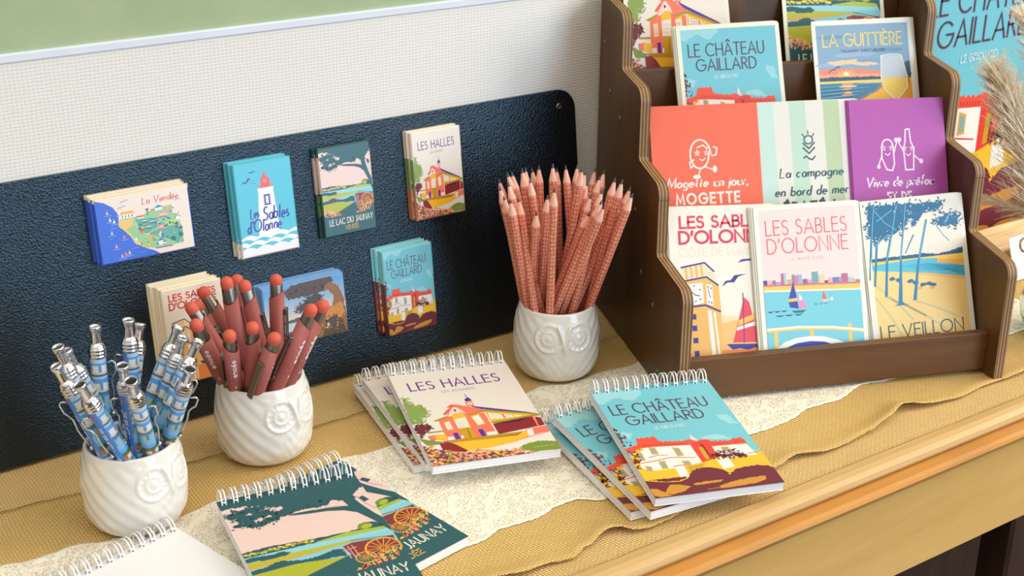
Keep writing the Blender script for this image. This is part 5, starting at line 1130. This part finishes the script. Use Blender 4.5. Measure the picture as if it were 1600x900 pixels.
b.obj('marking', M['mark'], rb_)
lst = PENS['rose']; od = order(lst)
CLIP = [1.2, .1, 0., -.1, 1.0, .6, -.6, 2.5, 3.0, 0.1, -1.9, -2.6, -2.6]
def roll_for(p, ang):
    """roll so that the clip faces ang radians (0 = image right, -pi/2 = towards the camera)"""
    d = (Vector(p[3:])-Vector(p[:3])).normalized(); q = d.to_track_quat('Z', 'Y'); ex = q @ Vector((1, 0, 0)); ey = q @ Vector((0, 1, 0))
    Rc = Euler((1.17853, -0.00753, -0.60232)).to_matrix(); right = Rc @ Vector((1, 0, 0)); back = Rc @ Vector((0, 0, 1))
    w = right*math.cos(ang)-back*math.sin(ang); return math.atan2(w.dot(ey), w.dot(ex))
for i, p in enumerate(lst):
    o = rp if i == 0 else copy_thing(rp); aim(o, p, LR, roll_for(p, CLIP[i])); tag(o, 'rose pen with orange rubber tip in middle owl cup, '+rank_text(od[i], len(lst)), 'pen', 'rose pens in the owl cup')
# blue printed pen
LBp = 1.42
bp = empty('ballpoint_pen'); b = MB(); n = 36; nz = 62; R_ = .0565; r2 = random.Random(8)
SKY = (110, 180, 232); pal = {}
def pic(u, f):   # u 0..1 around, f 0..1 along, one strip of little postcards
    k = f*8; j = int(k) % 7; q = k-int(k); w = (u*5.2) % 1
    if u < .20: return (66, 128, 214)
    if q < .07: return (84, 110, 140)
    if j % 3 == 0: return (176, 204, 230) if q > .78 else ((90, 160, 222) if q > .62 else ((224, 224, 222) if (.25 < w < .85 and q > .22) else ((90, 150, 206) if w < .25 and q > .2 else (212, 204, 176))))
    if j % 3 == 1: return (96, 164, 226) if q > .72 else ((66, 112, 60) if q > .5 else ((188, 84, 78) if (.1 < w < .5 and q > .25) else ((206, 204, 188) if q > .3 else (120, 160, 130))))
    return (66, 140, 214) if q > .75 else ((70, 140, 120) if w < .3 and q > .4 else ((190, 180, 140) if q > .4 and w > .7 else (128, 182, 220)))
for a_ in range(nz):
    z0 = .12+(1.18-.12)*a_/nz; z1 = .12+(1.18-.12)*(a_+1)/nz
    for k in range(n):
        u = k/n; t0 = 2*PI*k/n; t1 = 2*PI*(k+1)/n
        b.add([(R_*math.cos(t0), R_*math.sin(t0), z0), (R_*math.cos(t1), R_*math.sin(t1), z0), (R_*math.cos(t1), R_*math.sin(t1), z1), (R_*math.cos(t0), R_*math.sin(t0), z1)], [(0, 1, 2, 3)], 0, lin(pic(u, (a_+.5)/nz)), True)
b.lathe([(.0, .0), (.02, .01), (.045, .07), (.0565, .12)], n, 0, lin((60, 110, 190)), cap=False)
a = Art(60, 10, (0, 0, 0)); a.L = []; a.text('VEND\u00c9E', 22, 8, 58, 6, 1.3, (240, 245, 250), gap=.3)
for pts, c, lv in a.L: b.add([(.0572*math.cos(.62+(y-5)*.085), .0572*math.sin(.62+(y-5)*.085), .30+x*.0125) for x, y in pts][::-1], [(0, 1, 2, 3)], 0, c)
b.add([(.0573*math.cos(.62+.28*math.cos(t_)), .0573*math.sin(.62+.28*math.cos(t_)), 1.135+.022*math.sin(t_)) for t_ in [2*PI*i/12 for i in range(12)]], [tuple(range(12))], 0, lin((220, 70, 80)))
bpr = b.obj('printed_barrel', M['pen_print'], bp)
b = MB(); pr = [(.056, 1.175)]
for k in range(3): z = 1.18+k*.026; pr += [(.058, z), (.0635, z+.006), (.0635, z+.014), (.058, z+.020)]
pr += [(.056, 1.262), (.050, 1.278), (.036, 1.29)]; b.lathe(pr, 28); b.obj('ringed_collar', M['chrome'], bp)
b = MB(); b.lathe([(.034, 1.28), (.034, 1.36), (.036, 1.375), (.045, 1.392), (.0465, 1.408), (.0435, 1.418), (.039, 1.418), (.036, 1.400)], 28, cap=False); pb_ = b.obj('push_button', M['chrome'], bp)
b = MB(); b.lathe([(.0, 1.404), (.018, 1.404), (.037, 1.401)], 24, cap=False); b.obj('button_cap', M['blackp'], pb_)
b = MB(); b.tube([(.05, 0, 1.13), (.10, 0, 1.145), (.118, 0, 1.13), (.118, 0, 1.06), (.098, .005, 1.03), (.082, .01, .99), (.09, .01, .90), (.084, .005, .82), (.070, 0, .745)], .0068, 8)
b.lathe([(0, -.018), (.012, -.013), (.018, 0), (.012, .013), (0, .018)], 12, cap=False, cx=.072); o_ = b
nv = 5*12
for q in range(len(b.v)-nv, len(b.v)): x, y, z = b.v[q]; b.v[q] = (x, y, z+.735)
b.obj('wire_clip', M['chrome'], bp)
lst = PENS['blue']; od = order(lst)
CL = [0.1, PI, 2.6, 2.6, 2.2, 3.3, PI+.6, PI+.4, .1, 1.5, 1.2, .3, 0.2]
for i, p in enumerate(lst):
    o = bp if i == 0 else copy_thing(bp); aim(o, p, LBp, roll_for(p, CL[i])); tag(o, 'blue picture-printed pen with silver button in left owl cup, '+rank_text(od[i], len(lst)), 'pen', 'blue pens in the owl cup')

# ---------------------------------------------------------------- spiral notepads
PW, PH, PT = 1.05, 1.48, .072
def notepad(key, first=[None]):
    root = empty('spiral_notepad')
    b = MB(); w, h = PW/2, PH/2
    if key: AR[key].place(b, PW, PH, .0006); col = lin((226, 224, 220))
    else: b.add([(-w, -h, 0), (w, -h, 0), (w, h, 0), (-w, h, 0)], [(0, 1, 2, 3)], 0, lin((244, 244, 244))); col = lin((244, 244, 244))
    b.box(-w, w, -h, h, -.005, 0.0002, 0, col)
    for k in range(12):   # punched holes, a pair of wires runs through each
        x = (k-5.5)*.0875
        b.add([(x-.016, h-.052, .0062), (x+.016, h-.052, .0062), (x+.016, h-.028, .0062), (x-.016, h-.028, .0062)], [(0, 1, 2, 3)], 0, lin((90, 90, 110)))
    b.obj('cover', M['print'], root)
    b = MB(); b.box(-w+.004, w-.004, -h+.004, h-.012, -PT+.006, -.0055); b.obj('page_block', M['pages'], root)
    b = MB(); b.box(-w, w, -h, h, -PT, -PT+.0055); b.obj('back_cover', M['paper'], root)
    b = MB(); cy = h+.016; cz = -PT*.35; R = .098
    for k in range(12):
        x = (k-5.5)*.0875
        for dx in (-.012, .016):
            pts = []
            for i in range(25):
                an = math.radians(-200+ (i/24.)*400) ; pts.append((x+dx+(i/24.-.5)*.006, cy+R*.80*math.sin(an+PI/2)*1.0, cz+R*1.0*math.cos(an+PI/2)*-1))
            b.tube([(x+dx+((i/24.)-.5)*.006, cy+R*.78*math.cos(math.radians(205-(i/24.)*395)), cz+.006+R*math.sin(math.radians(205-(i/24.)*395))) for i in range(25)], .0058, 6)
        b.tube([(x-.012, cy-R*.70, cz+.05), (x+.002, cy-R*.76, cz+.044), (x+.016, cy-R*.70, cz+.05)], .0058, 6)
    b.obj('spiral_binding', M['wire'], root)
    return root
def place_pad(root, x, y, th, z, tx_, ty_, label):
    root.location = (x*S, y*S, TZ+z*S); root.rotation_euler = (tx_, ty_, th); tag(root, label, 'notepad', 'spiral notepads on the table')
for key, items in (
 ('castle', ((2.425, -.287, -.310, .300, .118, .03, 'sky blue castle notepad on top of its fanned stack'), (2.26, -.164, -.118, .190, .07, 0, 'sky blue castle notepad in the middle of its fanned stack'), (2.222, -.03, -.150, .098, .03, 0, 'sky blue castle notepad at the bottom of its fanned stack'))),
 ('halles', ((1.304, 1.059, -.282, .262, .072, .02, 'cream market hall notepad on top of its stack'), (1.285, 1.33, -.165, .175, .05, 0, 'cream market hall notepad in the middle of its stack'), (1.255, 1.445, -.175, .094, .022, 0, 'cream market hall notepad at the bottom of its stack'))),
 ('lac', ((-.584, .117, -.158, .185, .045, 0, 'pink and green lake notepad lying on top of another'), (-.233, .348, .184, .090, .02, 0, 'lake notepad lying underneath and sticking out to the right'))),
 (None, ((-1.621, .135, .249, .088, .012, 0, 'white blank spiral notepad at the bottom left corner'),))):
    rt = notepad(key)
    for i, it in enumerate(items):
        place_pad(rt if i == 0 else copy_thing(rt), *it)

# ---------------------------------------------------------------- display rack
RK = [3.0076, 0.4312, -0.3717, 3.1035]
rack = empty('display_rack', (RK[0], RK[1], 0), (0, 0, RK[2])); tag(rack, 'dark stained plywood rack with stepped sides holding four tiers of postcards', 'display rack')
W_ = RK[3]; T_ = .092
def seg(cx, cz, r, a0, a1): return arc(cx, cz, r, r, a0, a1, 7)
prof = [(0, 0), (.015, .98)]+seg(.145, .99, .13, 180, 100)+[(.70, 1.175), (.725, 1.20), (.735, 1.68)]+seg(.86, 1.69, .13, 180, 100)+[(1.29, 1.87), (1.32, 1.90), (1.325, 2.37)]+seg(1.455, 2.38, .13, 180, 100)+[(1.87, 2.55), (1.90, 2.58), (1.905, 2.93)]+seg(2.035, 2.94, .13, 180, 100)+[(2.60, 3.13), (2.60, 0)]
for u0 in (0, W_-T_):
    b = MB(); b.prism([(d_, z_) for d_, z_ in prof][::-1], u0, u0+T_, 0, 1, axis='x'); b.obj('side_panel', [M['stain'], M['ply']], rack)
for k in range(4):
    d0 = .17+.62*k; zt = .405+.70*k; zb = .035 if k == 0 else zt-.66
    b = MB(); b.box(T_, W_-T_, d0, d0+.085, zb, zt, bev=.008); b.obj('front_rail', M['stain_h'], rack)
    b = MB(); b.box(T_, W_-T_, d0+.086, d0+.62-(.002 if k < 3 else .1), .05+.70*k, .11+.70*k); b.obj('shelf', M['stain_h'], rack)
b = MB(); b.box(T_, W_-T_, 2.50, 2.58, 1.9, 3.13, bev=.006); b.obj('back_panel', M['stain'], rack)
for d_, z_ in ((2.248, 2.261), (1.923, 2.088), (1.368, 1.384), (1.129, .87), (.777, .695), (.554, .144), (2.47, 2.68)):
    b = MB(); b.lathe([(.026, 0), (.026, .004), (.018, .008), (.006, .008), (.004, .002), (0, .002)], 14); b.obj('screw', M['gun'], rack, (0, d_, z_), (0, -PI/2, 0))
RM = Matrix.Translation(Vector((RK[0]*S, RK[1]*S, TZ))) @ Matrix.Rotation(RK[2], 4, 'Z')

def card_mesh(key, w, h, border, round_=.03, edge=(236, 230, 206), bcol=(240, 236, 216)):
    b = MB(); th = .008; P = rrect(-w/2, w/2, -h/2, h/2, round_, 4)
    b.prism(P, 0, th, 0, 0, col=lin(bcol), colside=lin(edge)); a = AR[key]
    if border is None: a.place(b, w-.004, h-.004, th)
    else: a.place(b, w-2*border, h-2*border*1.0, th, y0={'castle': 9, 'halles': 9, 'lac': 7}.get(key, 0), y1={'castle': 176}.get(key))
    return b.mesh('postcard', M['print'])
PHI = .40
def cards(key, label, u, dd, z, rho, n, w=1.0, h=1.5, border=None, off=(.0, .0), edge=(236, 230, 206), grp=None, bcol=(240, 236, 216), slope=1.):
    """(u, dd, z) is the top left corner of the front card in the rack's own axes"""
    me = card_mesh(key, w, h, border, .03 if border is not None or key in ('plage', 'guitt', 'veillon', 'clock') else .006, edge, bcol)
    for k in range(n):
        o = bpy.data.objects.new('postcard', me); C.objects.link(o)
        R = Matrix.Translation(Vector((u*S, dd*S, z*S))) @ Matrix.Rotation(PI/2-PHI, 4, 'X') @ Matrix.Rotation(rho+.004*math.sin(k*2.1), 4, 'Z')
        o.matrix_world = RM @ R @ Matrix.Translation(Vector(((w/2+off[0]*k+(.004*math.sin(k*5.)))*S, (-h/2+off[1]*k)*S, (-.0095*k-.0085)*S)))
        l = label+(', front of its pile' if k == 0 else ', %s in its pile' % ORD[k])
        tag(o, l, 'postcard', grp or 'postcards in the rack')
cards('clock', 'postcard with a clock tower and bold red lettering', .125, .86, 1.566, -.037, 3, off=(-.008, .006))
cards('veillon', 'postcard with blue pines above a yellow beach', 1.943, .84, 1.492, .025, 4, w=1.02, off=(-.012, .003))
cards('plage', 'pale pink beach postcard with a sailing boat', .898, .80, 1.537, -.006, 4, w=1.01, off=(-.014, .003))
cards('orange', 'orange postcard with a walking bean doodle', .12, 1.47, 2.310, -.017, 3, w=1.03, off=(.001, .002), edge=(236, 140, 120), bcol=(250, 116, 84))
cards('stripe', 'green and white striped postcard with a small sun emblem', 1.15, 1.485, 2.285, -.010, 4, w=1.0, off=(-.010, .003), edge=(206, 224, 210), bcol=(226, 228, 214))
cards('purple', 'purple postcard with two white line doodles', 2.045, 1.45, 2.271, -.021, 4, w=.955, off=(-.010, .003), edge=(176, 84, 168), bcol=(190, 92, 178))
cards('castle', 'cream-bordered sky blue castle postcard', .562, 2.10, 2.884, .012, 4, w=1.02, border=.04, off=(-.012, .002))
cards('guitt', 'sunset beach postcard with a wine glass', 1.91, 2.10, 2.874, .0, 4, w=1.03, off=(.014, .003))
def tier4(u, rho, key, label, w): cards(key, label, u, .25+.63*3+1.5*math.sin(PHI), .15+.7*3+1.5*math.cos(PHI), rho, 2, w=w, border=.04, off=(.006, .002))
tier4(.175, .0, 'halles', 'cream market hall postcard in the top tier', 1.04); tier4(1.77, -.01, 'lac', 'green lake postcard in the top tier', 1.06)

# ---------------------------------------------------------------- poster, crate, vase at the right
b = MB(); pw, ph = 2.38, 3.36; b.box(-pw/2, pw/2, -.03, .0, 0, ph+.19, 0, lin((112, 38, 52))); a = AR['castle']
q = MB(); a.place(q, pw, ph-.17, .0, dy=.275, eps=8e-5)
for gx in (-.9, -.35, .2, .75): q.add([(gx+.24*math.cos(2*PI*i/14), -ph/2+.14+.055*math.sin(2*PI*i/14)+.03*math.sin(gx*9), .004) for i in range(14)], [tuple(range(14))], 0, lin((206, 144, 52)))
b.add([(x, -.0301-z, y+ph/2) for x, y, z in q.v], [], 0)
base = len(b.v)-len(q.v)
for f, c in zip(q.f, q.c): b.f.append(tuple(base+i for i in f)); b.c.append(c); b.m.append(0); b.sm.append(False)
o = b.obj('castle_poster', M['print'], None, (8.31, 1.74, .0)); tag(o, 'large sky blue castle poster board standing upright behind the rack', 'poster')
cr_ = empty('wooden_crate', (8.5, 1.25, 0)); tag(cr_, 'low pale wooden crate standing in front of the large poster', 'crate')
b = MB(); b.box(-.9, .9, -.30, -.25, .0, .27, bev=.006); b.obj('front_slat', M['crate'], cr_)
b = MB(); b.box(-.9, .9, .22, .27, .0, .27, bev=.006); b.obj('back_slat', M['crate'], cr_)
b = MB(); b.box(-.9, -.85, -.25, .22, .0, .27, bev=.006); b.obj('end_slat', M['crate'], cr_)
b = MB(); b.box(.85, .9, -.25, .22, .0, .27, bev=.006); b.obj('end_slat', M['crate'], cr_)
b = MB(); b.box(-.85, .85, -.25, .22, .20, .24); b.obj('lid', M['crate'], cr_)
b = MB(); b.prism(rrect(-.35, .35, 0, .46, .03), 0, .008); o = b.obj('white_tag', M['paper'], None, (8.33, .74, .005), (PI/2-.35, 0, 0)); tag(o, 'white paper tag leaning against the pale crate beside the vase', 'tag')
b = MB(); b.tube([(.07*math.cos(2*PI*i/24), .07*math.sin(2*PI*i/24), .004*math.sin(i*1.7)) for i in range(25)], .014, 8); b.tube([(.085, 0, 0), (.16, .03, .01), (.30, .02, 0)], .012, 8)
o = b.obj('twine_ring', M['jute'], None, (8.21, .74+.11, .335), (PI/2-.35, 0, 0)); tag(o, 'ring of brown jute twine on the white paper tag', 'twine')
VX, VY = 7.22, -.36
va = empty('glass_vase', (VX, VY, 0)); tag(va, 'clear rounded glass vase with pampas grass at the right edge', 'vase')
b = MB(); b.lathe([(0, .0), (.22, .0), (.33, .05), (.40, .18), (.42, .32), (.39, .48), (.30, .62), (.19, .72), (.15, .80), (.15, .92), (.19, 1.0), (.205, 1.0), (.195, .985), (.155, .92), (.135, .92), (.135, .79), (.175, .70), (.28, .60), (.365, .47), (.395, .32), (.375, .19), (.31, .075), (.2, .035), (0, .035)], 48, cap=False); b.obj('vase_body', M['glass'], va)
def plume(pts, n, spread, ln, seed, label, stem_to=None, rad=.012):
    b = MB(); r = random.Random(seed); P = [Vector(p) for p in pts]
    Ls = [0]
    for p, q in zip(P, P[1:]): Ls.append(Ls[-1]+(q-p).length)
    def at(s_):
        s_ *= Ls[-1]
        for i in range(len(P)-1):
            if s_ <= Ls[i+1]: t_ = (s_-Ls[i])/(Ls[i+1]-Ls[i]); return P[i].lerp(P[i+1], t_), (P[i+1]-P[i]).normalized()
        return P[-1], (P[-1]-P[-2]).normalized()
    full = ([Vector(p) for p in stem_to] if stem_to else [])+P
    b.tube(full, [rad*(1-.7*i/(len(full)-1)) for i in range(len(full))], 6)
    for i in range(n):
        s_ = r.random()**.8; p, d = at(s_*.97)
        side = Vector((r.uniform(-1, 1), r.uniform(-1, 1), r.uniform(-.6, .6))); side = (side-d*side.dot(d)).normalized()
        l = ln*(1-.62*s_)*r.uniform(.6, 1.25); sp = spread*r.uniform(.4, 1.2); c = [p]
        for k in range(1, 4): t_ = k/3; c.append(p+(d*l*t_)+side*l*sp*t_**.7+Vector((0, 0, -.10*l*t_*t_)))
        b.tube(c, [.0055, .0045, .003, .0008], 3, cap=False)
        for m_ in range(3):
            t_ = r.uniform(.25, .95); j = min(2, int(t_*3)); q0 = c[j].lerp(c[j+1], t_*3-j); s2 = Vector((r.uniform(-1, 1), r.uniform(-1, 1), r.uniform(-1, 1)))*.3+d
            b.tube([q0, q0+s2.normalized()*l*.28], [.0022, .0005], 3, cap=False)
    o = b.obj('pampas_grass', M['pampas']); tag(o, label, 'dried grass', 'pampas grass stems'); return o
st = [(VX, VY, .06), (VX, VY, .95)]
plume([(7.22, -.25, 1.02), (7.16, .05, 1.45), (7.10, .28, 1.85), (7.04, .48, 2.2), (6.97, .62, 2.46)], 1500, .75, .50, 1, 'tall fluffy pampas plume rising in front of the castle poster', st)
plume([(7.24, -.27, 1.03), (7.20, -.08, 1.14), (7.08, .20, 1.16), (6.98, .48, 1.18), (6.90, .70, 1.20)], 260, .5, .30, 2, 'thin pampas stem arching out sideways towards the postcards', [(VX+.02, VY, .06), (VX+.02, VY+.01, .95)])
plume([(7.27, -.3, 1.02), (7.34, -.05, 1.6), (7.34, .2, 2.2), (7.22, .42, 2.75), (7.1, .5, 3.0)], 900, .7, .48, 3, 'pampas plume leaning past the right edge of the picture', [(VX+.04, VY-.01, .06), (VX+.04, VY-.01, .95)])
